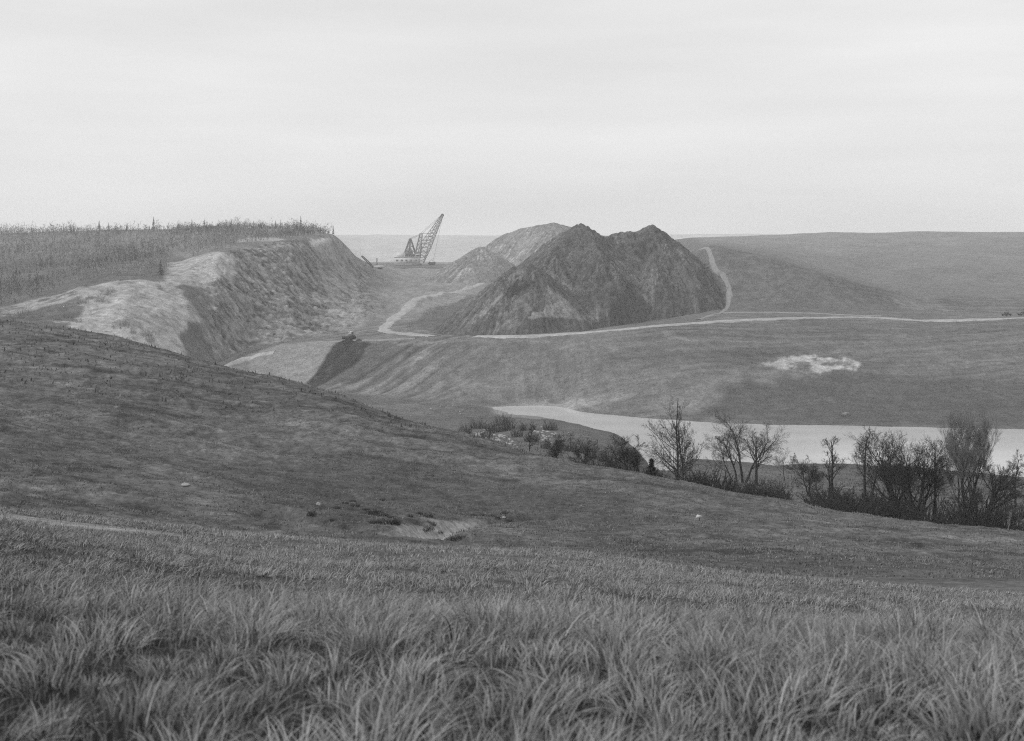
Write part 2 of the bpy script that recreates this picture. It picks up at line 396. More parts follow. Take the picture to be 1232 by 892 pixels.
# highwall shale, pit floor, woodland floor, far plateau
fine = fbm((YY + .25 * XX) / 2.6, XX / 9, 103, 4, .7)
strata = fbm((Z + .06 * YY + 2.5 * fbm(XX / 30, YY / 30, 44, 2)) / 3.0, XX * 0 + .5, 43, 3)
joint = sstep(.13, .0, np.abs(fbm((YY + .3 * XX) / 3.6, Z / 9.0, 45, 3, .6)))
ledge = sstep(.12, .0, np.abs(fbm(YY / 26, (Z + .04 * YY) / 2.6, 46, 3, .6)))
sh = .165 - .07 * joint - .06 * ledge - .13 * (np.abs(gul) - .22) + .15 * fbm(XX / 1.6, YY / 1.8, 104, 3) + .12 * fine + .05 * strata + .03 * fbm(XX / 20, YY / 30, 99, 3)
tone = tone * (1 - fm) + fm * np.clip(sh, .035, .45)
wl = sstep(430, 400, PP) * sstep(.9, 1.05, face_t) * (YY > 540)
tone = tone * (1 - wl) + wl * (.15 + .04 * nz)
pt = sstep(430, 470, PP) * sstep(640, 560, PP) * sstep(0, 40, YY - iY[None, :])
tone = tone * (1 - pt) + pt * (.2 + .05 * fbm(XX / 14, YY / 30, 101, 4) + .04 * nz)
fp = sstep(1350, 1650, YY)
tone = tone * (1 - fp) + fp * (.4 + .06 * fbm(XX / 90, YY / 200, 105, 4))  # far plateau paled, distance haze put into the ground tone
tone = tone * (1 - pm) + pm * .13
tone = np.where((YY > 1100) & (YY < 1175) & (np.abs(XX - DX) < 45) & (pm < .98) & (pm > .02), .1, tone)

wx = 2.2 * fbm(XX / 7, YY / 7, 111, 3); wy = 5.0 * fbm(XX / 7 + 40, YY / 9, 112, 3)
def patch(pts, y0, y1, value, amt=1.0, breakup=0.0, warp=1.0, zone=None, soft=0):
    """lay a patch of another ground, outlined by surveyed points on the terrain"""
    global tone
    pl = [hit(p, q, y0, y1)[:2] for p, q in pts]
    ins = inpoly(XX + wx * warp, YY + wy * warp, pl) & (YY > y0 * .97) & (YY < y1 * 1.03)
    m = ins.astype(float)
    m[:, 1:-1] = (m[:, :-2] + m[:, 1:-1] * 2 + m[:, 2:]) / 4; m[1:-1] = (m[:-2] + 2 * m[1:-1] + m[2:]) / 4
    for _ in range(soft):
        m[:, 1:-1] = (m[:, :-2] + m[:, 1:-1] * 2 + m[:, 2:]) / 4; m[1:-1] = (m[:-2] + 2 * m[1:-1] + m[2:]) / 4
    if breakup: m = m * sstep(-breakup, .15, fbm(XX / 4.5, YY / 4.5, 119, 5, .65))
    if zone is not None: m = m * zone
    m = m * amt
    tone = tone * (1 - m) + value * m

patch([(92,352),(128,340),(196,338),(200,316),(262,303),(282,312),(280,332),(254,345),(206,345),(243,388),(214,402),(226,432),(150,414),(80,398),(98,372)], 440, 720, .32 + .10 * fbm(XX / 3, YY / 4, 131, 5, .75), .95, .9, soft=1)
patch([(0,370),(60,356),(98,344),(104,352),(60,368),(0,382)], 440, 640, .28, .9, .55, soft=1)
patch([(60,386),(120,402),(190,420),(226,434),(215,420),(140,398)], 440, 640, .34, .9, .5, warp=.8, soft=1)
patch([(284,287),(338,286),(342,290),(284,292)], 600, 800, .3)
patch([(372,291),(398,284),(400,290),(378,296)], 640, 830, .5, warp=.6)
patch([(380,300),(425,305),(440,392),(410,402),(395,360)], 560, 900, .30, .55, .35)
patch([(270,560),(420,545),(560,575),(780,592),(720,640),(560,628),(420,628),(300,612)], 52, 118, .062 + .03 * tus, .75, soft=26, warp=1.0)
patch([(486,393),(508,378),(530,369),(560,357),(600,346),(640,400),(530,402)], 500, 800, .1 + .03 * fbm(XX / 5, YY / 5, 137, 4), .9, warp=.8, soft=4)
# ramp at the end of the pit, freshly dozed black strip and greyer dozed cuts beside it
patch([(262,447),(300,428),(345,414),(402,410),(404,416),(362,466),(300,456)], 470, 620, .2)
patch([(404,413),(448,412),(432,436),(405,452),(383,465),(360,467)], 455, 540,   .028 + .03 * np.maximum(fbm(XX / 2.5, YY / 4, 134, 3), 0), warp=.5, soft=1)
patch([(448,412),(505,412),(470,440),(430,462),(385,466),(405,452),(432,436)], 455, 540, .075 + .04 * streak, .8, warp=.35, soft=3)
patch([(500,432),(512,424),(520,424),(490,444)], 440, 530, .3, .8, warp=.3)
patch([(585,488),(655,482),(700,490),(690,497),(650,505),(600,500)], 400, 480, .27, .8, soft=8)
patch([(690,488),(760,470),(764,474),(715,492)], 400, 520, .24, .9, .6, warp=.5, soft=3)
patch([(655,484),(700,480),(712,490),(670,490)], 425, 520, .24, warp=.3)
patch([(470,413),(560,408.5),(640,409),(690,411),(640,411.5),(560,411),(480,416)], 455, 540, .22, .8, .4, warp=.3, soft=1)
patch([(796,400),(838,411),(842,415),(800,405)], 440, 540, .2, .8, .5, warp=.3, soft=1)
patch([(735,430),(835,427),(836,431),(738,434)], 420, 540, .08, .7, .5, warp=.5, soft=1)
patch([(770,492),(835,462),(905,447),(960,447),(960,455),(880,466),(835,500)], 400, 520, .2, .7, .6, warp=.8, soft=6)
patch([(832,508),(836,492),(885,466),(960,454),(1060,452),(1232,460),(1400,470),(1400,520),(1000,512)], 396, 500, .078 + .015 * fbm(XX / 12, YY / 3, 133, 4), .9, warp=2.0, soft=14)
patch([(912,437),(935,433),(978,428),(1008,426),(1032,436),(1031,446),(975,448),(938,444)], 420, 520, .36 + .06 * fbm(XX / 3, YY / 3, 135, 3), 1, .36, warp=.6)
patch([(862,296),(930,311),(1000,332),(1060,350),(1150,376),(860,378),(852,330)], 540, 680, .112 + .02 * fbm(XX / 12, YY / 12, 136, 4), .9, warp=3.0, soft=24)
patch([(1070,358),(1120,356),(1140,374),(1085,372)], 560, 680, .17, .7, .4)
patch([(418,485),(520,484),(560,492),(520,500),(450,497)], 300, 470, .17, .55, .3)
# bare channel and seeps in the swale
gb = sstep(1.9, .7, gd) * near * sstep(440, 480, PP) * sstep(600, 545, PP)
bb = sstep(.9, .3, bd) * sstep(-.5, .1, fbm(XX / 3, YY / 3, 84, 3)); tone = tone * (1 - bb) + .025 * bb
tone = tone * (1 - gb) + .34 * gb
# worn pale track on the far side of the near crest at the left
tk = np.where(near, seg_dist(XX, YY, [hit0(p, q, 18, 50) for p, q in ((-120,612),(-60,616),(0,621),(60,627),(120,634))]), 99) + .5 * fbm(XX / 3, YY / 3, 118, 3)
tkm = sstep(2.8, 1.4, tk); tone = tone * (1 - tkm * .9) + .27 * tkm * .9
# damp dark margin along the near shore of the lake
mg = sstep(14, 0, np.abs(YY - (fY[None, :] - 8))) * sstep(600, 640, PP)
tone = tone * (1 - .25 * mg)
tone = np.clip(tone, .03, .6)

# ------------------------------------------------------------------ the ground sheet
vid = np.arange(NR * NC).reshape(NR, NC)
V = np.stack([XX, YY, Z], -1).reshape(-1, 3)
Q = np.stack([vid[:-1, :-1], vid[:-1, 1:], vid[1:, 1:], vid[1:, :-1]], -1).reshape(-1, 4)
extra = []; eq = []; nb = len(V)
sub = list(range(0, NR, 12)) + [NR - 1]
for c, sgn in ((0, -1), (NC - 1, 1)):
    st = nb + len(extra)
    for r in sub: extra.append((sgn * 5000, Yr[r], Z[r, c]))
    for k in range(len(sub) - 1):
        ln = list(range(sub[k], sub[k + 1] + 1))
        for r in ln[:-1]:
            pass
        a, b = st + k, st + k + 1
        q = (vid[sub[k], c], vid[sub[k + 1], c], b, a)
        eq.append(q if sgn < 0 else q[::-1])
st = nb + len(extra)
bk = [(-5000, .6, Z[0, 0]), (-5000, -5000, -60), (5000, -5000, -60), (5000, .6, Z[0, -1]), (XX[0, 0], .6, Z[0, 0]), (XX[0, -1], .6, Z[0, -1]), (-30, -30, -1.6), (30, -30, -1.6)]
extra += bk
eq += [(st, st + 1, st + 6, st + 4), (st + 1, st + 2, st + 7, st + 6), (st + 2, st + 3, st + 5, st + 7), (st + 4, st + 6, st + 7, st + 5)]
V2 = np.concatenate([V, np.array(extra)]); Q2 = np.concatenate([Q, np.array(eq)])
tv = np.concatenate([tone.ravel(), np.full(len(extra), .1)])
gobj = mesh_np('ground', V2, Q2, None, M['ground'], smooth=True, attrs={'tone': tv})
tag(gobj, 'rolling grassy hillsides, cut benches and the streaked highwall around the strip mine', 'ground', kind='structure')

# lake
lp = np.array([p for p in np.linspace(588, 1900, 120)])
lf = ev(Fl, lp)[0]; lg = ev(G, lp)[0]
lf = np.minimum(lf, lg - 4) - 9; lg = lg + 7
lx = ux(lp)
lv = np.concatenate([np.stack([lx * lf, lf, np.full(120, WZ)], -1), np.stack([lx * lg, lg, np.full(120, WZ)], -1)])
lq = [(i, i + 1, 120 + i + 1, 120 + i) for i in range(119)]
tag(mesh_np('lake', lv, lq, None, M['water']), 'pale still silty lake below the reclaimed slopes', 'lake', kind='structure')

# ------------------------------------------------------------------ roads draped on the ground
def catmull(pts, n=14):
    pts = np.array(pts, float); P = np.vstack([2 * pts[0] - pts[1], pts, 2 * pts[-1] - pts[-2]]); out = []
    for i in range(1, len(P) - 2):
        for t in np.linspace(0, 1, n, endpoint=False):
            out.append(.5 * (2 * P[i] + (P[i+1] - P[i-1]) * t + (2*P[i-1] - 5*P[i] + 4*P[i+1] - P[i+2]) * t*t + (3*P[i] - P[i-1] - 3*P[i+1] + P[i+2]) * t**3))
    out.append(P[-2]); return np.array(out)
def road(name, pts, width, label, lift=.22, mat='road', cross=5, n=18, seed=0):
    xy = catmull(pts, n); d = np.gradient(xy, axis=0); d /= np.linalg.norm(d, axis=1)[:, None]; nrm = np.stack([-d[:, 1], d[:, 0]], -1)
    wv = width * (1 + .5 * fbm(np.arange(len(xy)) / 4.0, np.zeros(len(xy)), 120 + seed, 3)); rows = []
    for k in range(cross + 2):
        s = -0.5 + (k - .5) / cross if 0 < k <= cross else (-.56 if k == 0 else .56)
        p = xy + nrm * (s * wv)[:, None]
        z = GZ(p[:, 0], p[:, 1]) + (lift if 0 < k <= cross else -.25)
        rows.append(np.stack([p[:, 0], p[:, 1], z], -1))
    R = np.array(rows); m = len(xy); ids = np.arange((cross + 2) * m).reshape(cross + 2, m)
    q = np.stack([ids[:-1, :-1], ids[1:, :-1], ids[1:, 1:], ids[:-1, 1:]], -1).reshape(-1, 4)
    o = mesh_np(name, R.reshape(-1, 3), q, None, M[mat], smooth=True)
    return tag(o, label, 'road', kind='structure')
def hits(l, y0, y1): return [hit(p, q, y0, y1)[:2] for p, q in l]
main_pts = [plan(462, 590), plan(490, 560), plan(520, 540)]
road('haul_road', hits([(572,405),(605,405.2),(640,404.5),(690,401.5),(750,396.5),(800,391.5),(860,387.5),(930,384.5),(1000,382.5),(1050,382.5),(1100,385.5),(1160,385.5),(1232,383),(1330,382)], 470, 560), 5.5, 'pale clay haul road curving along the bench below the spoil heaps', seed=1)
road('pit_road', hits([(523,405),(490,402),(462,397.5)], 500, 640) + [plan(472, 610), plan(488, 650), plan(505, 700), plan(525, 735), plan(548, 775), plan(566, 830), plan(580, 900), plan(576, 980)], 5.6, 'pale clay road bending into the pit past the dragline', seed=2)
road('spur_track', hits([(842,300),(857,315),(870,331),(877,348),(876,366),(867,379)], 540, 690), 2.6, 'paired pale wheel track climbing the slope beside the spoil heap', lift=.2, mat='track', seed=3)
road('bench_track', hits([(840,385),(870,377),(930,376),(1000,378.5),(1060,380.5)], 500, 600), 2.4, 'thin pale track running above the haul road', mat='track', seed=4)
road('ramp_track', hits([(262,444),(300,431.5),(330,424)], 480, 600), 3.0, 'pale track at the foot of the highwall', seed=5)
road('bench_edge_track', hits([(378,412),(400,411.2),(440,409.5),(500,407.5)], 505, 560), 2.2, 'pale strip along the lip of the bench behind the bulldozer', mat='track', seed=6)

# ------------------------------------------------------------------ spoil heaps
def heap(name, peaks, ridges, box, step, slope, basetone, label, seed, facet=None, pale=None, bump=1.0, cut=None, cutx=None):
    x0, x1, y0, y1 = box
    xs = np.arange(x0, x1, step); ys = np.arange(y0, y1, step); X, Y = np.meshgrid(xs, ys)
    top = np.full(X.shape, -1e9); ang = np.zeros(X.shape); dist = np.zeros(X.shape)
    Xw = X + .8 * fbm(X / 10, Y / 10, seed, 3); Yw = Y + .8 * fbm(X / 10 + 9, Y / 10, seed + 1, 3)
    for (a, b, sl) in ridges:
        ax, ay, az = a; bx, by, bz = b; dx, dy = bx - ax, by - ay
        t = np.clip(((Xw - ax) * dx + (Yw - ay) * dy) / (dx * dx + dy * dy + 1e-9), 0, 1)
        qx, qy = ax + t * dx, ay + t * dy; d = np.hypot(Xw - qx, Yw - qy)
        h = az + t * (bz - az) - sl * np.sqrt(d * d + .7) + sl * .7
        th = np.arctan2(Yw - qy, Xw - qx) * 18 + t * math.hypot(dx, dy) * .55
        up = h > top
        ang = np.where(up, th, ang); dist = np.where(up, d, dist); top = np.maximum(top, h)
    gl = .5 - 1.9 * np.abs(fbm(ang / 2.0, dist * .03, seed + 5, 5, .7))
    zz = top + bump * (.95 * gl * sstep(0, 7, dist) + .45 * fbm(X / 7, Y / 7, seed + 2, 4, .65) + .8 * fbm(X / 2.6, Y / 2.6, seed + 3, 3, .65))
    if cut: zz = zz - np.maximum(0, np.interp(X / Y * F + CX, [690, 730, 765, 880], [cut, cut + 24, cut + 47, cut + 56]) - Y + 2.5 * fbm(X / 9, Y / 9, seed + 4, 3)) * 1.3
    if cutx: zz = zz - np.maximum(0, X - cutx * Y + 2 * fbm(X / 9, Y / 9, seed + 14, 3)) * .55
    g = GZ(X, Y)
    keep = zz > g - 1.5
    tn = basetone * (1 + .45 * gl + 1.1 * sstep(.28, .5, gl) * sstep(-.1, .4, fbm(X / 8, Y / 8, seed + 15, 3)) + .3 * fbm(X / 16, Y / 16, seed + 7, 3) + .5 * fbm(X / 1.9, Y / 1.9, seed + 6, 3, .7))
    if pale is not None:
        hx = X / Y * F + CX + 1.3 * fbm(X / 2, Y / 2, seed + 8, 3); hy = HY - zz / Y * F + 1.3 * fbm(X / 2 + 7, Y / 2, seed + 9, 3)
        for pl, val, brk in pale:
            m = inpoly(hx, hy, pl) * (Y < 552) * sstep(-brk, .05, fbm(X / 4, Y / 4, seed + 11, 4))
            tn = tn * (1 - m) + val * (1 + .3 * fbm(X / 1.5, Y / 1.5, seed + 12, 3)) * m
    zz = np.maximum(zz, g - 1.5)
    ny, nx = X.shape; ids = np.arange(nx * ny).reshape(ny, nx)
    kq = keep[:-1, :-1] | keep[1:, :-1] | keep[:-1, 1:] | keep[1:, 1:]
    q = np.stack([ids[:-1, :-1], ids[:-1, 1:], ids[1:, 1:], ids[1:, :-1]], -1)[kq].reshape(-1, 4)
    used, inv = np.unique(q, return_inverse=True)
    vv = np.stack([X.ravel(), Y.ravel(), zz.ravel()], -1)[used]
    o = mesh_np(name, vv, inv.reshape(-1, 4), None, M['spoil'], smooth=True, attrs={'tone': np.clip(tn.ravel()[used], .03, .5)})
    return tag(o, label, 'spoil heap', 'spoil heaps along the pit')

def pt3(px, py, Y): return (ux(px) * Y, Y, zpy(py, Y))
P1 = pt3(700, 269, 582); P2 = pt3(785, 270.5, 592); FP = pt3(641, 319, 538)
def onslope(px, py, Y): return (ux(px) * Y, Y)
pale_tri = [(660,344), (667,352), (680,360), (706,386), (690,384), (672,382), (650,382), (634,385), (640,376), (654,374), (656,360)]
light_cut = [(618,362), (632,354), (640,372), (620,400), (600,400), (612,380)]
scree = [((566,390), (604,353), (607,354), (571,392)), ((653,320), (657,319), (690,349), (687,350))]
black_cut = [(606,352), (622,337), (646,338), (626,352), (612,360)]
crest = [P1, pt3(713, 277, 584), pt3(728, 285, 586), pt3(745, 282, 588), pt3(757, 279, 590), pt3(770, 281, 591), P2, pt3(797, 280, 594), pt3(811, 291, 598), pt3(819, 297, 602)]
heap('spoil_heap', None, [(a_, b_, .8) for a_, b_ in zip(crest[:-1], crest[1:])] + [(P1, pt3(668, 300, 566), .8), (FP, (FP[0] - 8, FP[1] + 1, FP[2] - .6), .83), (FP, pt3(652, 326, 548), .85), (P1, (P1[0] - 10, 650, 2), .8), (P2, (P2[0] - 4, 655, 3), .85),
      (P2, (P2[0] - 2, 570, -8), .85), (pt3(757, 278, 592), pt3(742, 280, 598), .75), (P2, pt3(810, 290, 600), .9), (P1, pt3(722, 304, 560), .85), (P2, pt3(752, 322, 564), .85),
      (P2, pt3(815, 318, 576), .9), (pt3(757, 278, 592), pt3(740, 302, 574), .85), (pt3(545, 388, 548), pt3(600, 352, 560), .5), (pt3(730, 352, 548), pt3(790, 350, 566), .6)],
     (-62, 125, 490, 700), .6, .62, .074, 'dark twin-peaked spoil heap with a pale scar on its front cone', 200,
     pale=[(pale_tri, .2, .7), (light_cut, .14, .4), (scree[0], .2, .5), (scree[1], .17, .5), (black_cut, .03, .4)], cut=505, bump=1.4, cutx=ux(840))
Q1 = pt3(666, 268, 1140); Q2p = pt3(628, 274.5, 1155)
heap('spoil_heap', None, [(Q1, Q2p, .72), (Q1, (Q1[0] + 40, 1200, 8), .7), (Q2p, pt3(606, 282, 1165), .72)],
     (-100, 130, 1040, 1270), 1.3, .62, .165, 'hazy far spoil heap showing behind the left shoulder of the dark one', 240)  # pale base tone stands in for haze on this heap
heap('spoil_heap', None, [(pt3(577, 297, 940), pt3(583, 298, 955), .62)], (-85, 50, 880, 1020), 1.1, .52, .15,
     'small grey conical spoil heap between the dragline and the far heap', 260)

# ------------------------------------------------------------------ grass
def blades(n_list, name, label):
    """n_list: (x, y, base z, length, width, lean dir, lean amt, tone, segs)"""
    Vs = []; Fs = []; Ts = []; off = 0
    for (x, y, z, Ln, w, th, bend, tn, seg) in n_list:
        n = len(x)
        t = np.linspace(0, 1, seg + 1)[None, :]
        fwd = (bend[:, None] * t ** 1.7) * Ln[:, None]
        up = Ln[:, None] * (t - .55 * np.clip(bend[:, None], 0, 1.35) * t ** 2.2)
        cx = x[:, None] + np.cos(th)[:, None] * fwd; cy = y[:, None] + np.sin(th)[:, None] * fwd; cz = z[:, None] + up
        fa = rng.uniform(0, np.pi, n)
        wd = w[:, None] * np.clip(1.08 - t ** 1.5, .08, 1) * .5
        ox = np.cos(fa)[:, None] * wd; oy = np.sin(fa)[:, None] * wd
        Lp = np.stack([cx - ox, cy - oy, cz], -1); Rp = np.stack([cx + ox, cy + oy, cz], -1)
        v = np.stack([Lp, Rp], 2).reshape(n, (seg + 1) * 2, 3)
        b = (np.arange(n) * (seg + 1) * 2)[:, None] + off
        for s in range(seg):
            Fs.append(np.stack([b[:, 0] + 2*s, b[:, 0] + 2*s + 1, b[:, 0] + 2*s + 3, b[:, 0] + 2*s + 2], -1))
        Vs.append(v.reshape(-1, 3)); Ts.append(np.repeat(tn, (seg + 1) * 2)); off += n * (seg + 1) * 2
    o = mesh_np(name, np.concatenate(Vs), np.concatenate(Fs), None, M['blade'], attrs={'tone': np.concatenate(Ts)})
    return tag(o, label, 'grass', kind='stuff')

def scatter(n, y0, y1, pw=1.0, margin=.12):
    """random plan points inside the fan, denser to the near side for pw<1"""
    t = rng.uniform(0, 1, n); Y = (y0 ** (2*pw) + t * (y1 ** (2*pw) - y0 ** (2*pw))) ** (1 / (2*pw))
    u = rng.uniform(ux(0) - margin, ux(1232) + margin, n)
    return u * Y, Y
def tussocks(sp, per, y0, y1, ln, wd, seg, rad, fill, pale, hillside=False):
    # jittered lattice of tussocks; each a dome of arching leaves, with short sparse sward between
    xm = (ux(1232) + .12) * y1
    gx, gy = np.meshgrid(np.arange(-xm, xm, sp), np.arange(y0, y1, sp))
    X = (gx + rng.uniform(-.55, .55, gx.shape) * sp).ravel(); Y = (gy + rng.uniform(-.55, .55, gx.shape) * sp).ravel()
    ok = (np.abs(X) < (ux(1232) + .12) * Y + .3) & (Y > y0) & (Y < y1)
    if hillside: ok &= (Y > np.interp(X / Y * F + CX, pc, aY) + 6) & (grid_eval(np.clip(gb + bb, 0, 1), X, Y) < .3) & (fbm(X / 5, Y / 3, 306, 3) > -.25)
    else: ok &= (Y < np.interp(X / Y * F + CX, pc, aY) + 2.5)
    ok &= (grid_eval(np.minimum(tkm, 1), X, Y) < .4)
    X, Y = X[ok], Y[ok]; n = len(X)
    big = 1.25 * fbm(X / 1.6, Y / 1.6, 302, 3)
    sz = np.clip(1 + .55 * big + rng.normal(0, .28, n), .35, 1.6)
    lean = rng.normal(.5, .5, n) + 1.5 * fbm(X / 6, Y / 6, 305, 2)
    tt = .02 * rng.normal(0, 1, n) + .03 * big
    k = np.repeat(np.arange(n), per)
    th = rng.uniform(0, 6.2832, len(k)); rr = np.sqrt(rng.uniform(0, 1, len(k)))
    x = X[k] + np.cos(th) * rr * rad * sz[k]; y = Y[k] + np.sin(th) * rr * rad * sz[k]
    bx = np.cos(th) * rr * .75 + .45 * np.cos(lean[k]) + rng.normal(0, .3, len(k)); by = np.sin(th) * rr * .75 + .45 * np.sin(lean[k]) + rng.normal(0, .3, len(k))
    L_ = ln * sz[k] * rng.uniform(.55, 1.15, len(k)) * (1.1 - .35 * rr)
    dead = rng.uniform(0, 1, len(k)) < .18
    tn = np.clip(pale + .045 * rng.normal(0, 1, len(k)) + 1.3 * tt[k] + .11 * dead, .04, .34)
    a = (x, y, GZ(x, y) - .02, L_, wd * rng.uniform(.6, 1.3, len(k)), np.arctan2(by, bx), np.clip(np.hypot(bx, by), .05, 1.5), tn, seg)
    m = int(n * fill); u = rng.uniform(-1, 1, m) * (ux(1232) + .12); yy = np.sqrt(rng.uniform(y0 ** 2, y1 ** 2, m)); xx = u * yy
    if m == 0: return [a]
    o2 = yy < np.interp(xx / yy * F + CX, pc, aY) + 2.5; xx, yy = xx[o2], yy[o2]; m = len(xx)
    b = (xx, yy, GZ(xx, yy) - .02, ln * rng.uniform(.25, .6, m), wd * rng.uniform(.6, 1.2, m), rng.uniform(0, 6.28, m), np.abs(rng.normal(.5, .4, m)), np.clip(pale - .03 + .03 * rng.normal(0, 1, m), .04, .3), max(2, seg - 2))
    return [a, b]
blades(tussocks(.29, 110, 2.0, 7.5, .20, .0068, 6, .15, 70, .185) + tussocks(.36, 50, 7.5, 15, .185, .0088, 4, .16, 26, .185)
       + tussocks(.42, 46, 14.6, 29, .165, .013, 3, .19, 12, .185) + tussocks(.5, 22, 28.5, 52, .16, .021, 2, .24, 8, .19), 'meadow_grass', 'long tangled tussocky grass covering the foreground slope')

def short_tufts(n, y0, y1, hmin, hmax, pw, name, label, mask=None, tbase=.1):
    X, Y = scatter(n, y0, y1, pw, .06)
    p = fbm(X / 3, Y / 3, 311, 3)
    ok = p > -.35
    if mask is not None: ok &= mask(X, Y)
    X, Y, p = X[ok], Y[ok], p[ok]; m = len(X)
    hh = rng.uniform(hmin, hmax, m) * (1 + .5 * p)
    return (X, Y, GZ(X, Y) - .03, hh, .35 * hh * rng.uniform(.5, 1.3, m), rng.uniform(0, 6.283, m), np.abs(rng.normal(.4, .3, m)), np.clip(tbase + .02 * rng.normal(0, 1, m) + .03 * p, .04, .2), 2)
def nogully(X, Y): return (grid_eval(np.clip(gb + tkm, 0, 1), X, Y) < .35)
def nopond(X, Y):
    p = X / Y * F + CX
    return Y < np.interp(p, pc, fY) - 4
blades([short_tufts(150000, 46, 125, .06, .17, .5, '', '', nogully, .14), short_tufts(30000, 95, 200, .09, .2, .5, '', '', None, .13),
        short_tufts(40000, 120, 330, .15, .5, .6, '', '', nopond, .085)]
       + tussocks(.85, 16, 46, 128, .15, .03, 2, .22, 0, .12, True), 'hillside_grass', 'short cropped grass over the ridge and the slope down to the lake')

# ------------------------------------------------------------------ bare trees
class Tree:
    def __init__(s, seed): s.r = random.Random(seed); s.thick = MB(); s.twig = MB()
    def grow(s, p, d, L, r, lev, P):
        R = s.r; ns = P['ns'][lev]; d = np.array(d, float); p = np.array(p, float)
        pts = [p.copy()]; dirs = [d.copy()]
        for k in range(ns):
            d = d + np.array([R.gauss(0, P['wob']), R.gauss(0, P['wob']), R.gauss(0, P['wob'] * .5)]) + np.array([0, 0, P['trop'][lev]])
            d /= np.linalg.norm(d); q = p + d * L / ns
            r0 = r * (1 - .75 * k / ns); r1 = r * (1 - .75 * (k + 1) / ns)
            if lev < P['tl']: s.thick.tube(p, q, r0, r1, 6 if lev == 0 else 4, False)
            else: s.twig.tube(p, q, r0, r1, 3, False)
            p = q; pts.append(p.copy()); dirs.append(d.copy())
        if lev + 1 >= len(P['n']): return
        for k in range(P['n'][lev]):
            to = P.get('to', 1) if lev == 0 else 1
            t = P['from'][lev] + (to - P['from'][lev]) * (k + R.random()) / P['n'][lev]
            t = min(t, .999); i = int(t * ns); f = t * ns - i
            q = pts[i] * (1 - f) + pts[i + 1] * f; dd = dirs[i]
            az = R.uniform(0, 6.283); an = math.radians(P['ang'][lev] + R.gauss(0, 9))
            a = np.cross(dd, [math.cos(az), math.sin(az), .3]); a /= np.linalg.norm(a) + 1e-9
            nd = dd * math.cos(an) + a * math.sin(an)
            s.grow(q, nd, L * P['len'][lev] * R.uniform(.7, 1.25) * (1.15 - P['short'] * t), max(r * P['rad'] * (1 - .6 * t), P['rmin']), lev + 1, P)

STY = {
 'spread': dict(n=[9, 7, 6, 5, 0], ns=[6, 4, 3, 2, 2], ang=[38, 36, 38, 36], len=[.55, .55, .55, .6], trop=[.05, .10, .08, .05, .03], wob=.13, rad=.55, rmin=.011, short=.5, tl=2, **{'from': [.28, .25, .2, .15]}),
 'dome': dict(n=[11, 8, 8, 7, 0], ns=[6, 5, 4, 3, 2], ang=[24, 22, 24, 26], len=[.62, .5, .5, .55], trop=[.04, .08, .08, .04, .0], wob=.07, rad=.5, rmin=.010, short=.35, tl=2, **{'from': [.38, .4, .3, .2]}),
 'thin': dict(n=[10, 6, 5, 4, 0], ns=[8, 3, 3, 2, 2], ang=[34, 36, 38, 36], len=[.28, .55, .55, .6], trop=[.05, .10, .05, .03, .02], wob=.07, rad=.5, rmin=.010, short=.5, tl=1, **{'from': [.3, .2, .2, .15]}),
 'tall': dict(to=.66, n=[15, 7, 6, 5, 0], ns=[9, 4, 3, 2, 2], ang=[48, 38, 38, 36], len=[.46, .55, .5, .55], trop=[.02, .12, .07, .03, .02], wob=.05, rad=.5, rmin=.010, short=.75, tl=2, **{'from': [.08, .2, .2, .15]}),
 'lean': dict(n=[10, 7, 6, 5, 0], ns=[7, 4, 3, 2, 2], ang=[34, 36, 36, 36], len=[.48, .55, .55, .6], trop=[.07, .10, .06, .03, .02], wob=.09, rad=.5, rmin=.010, short=.4, tl=2, **{'from': [.3, .25, .2, .15]}),
}
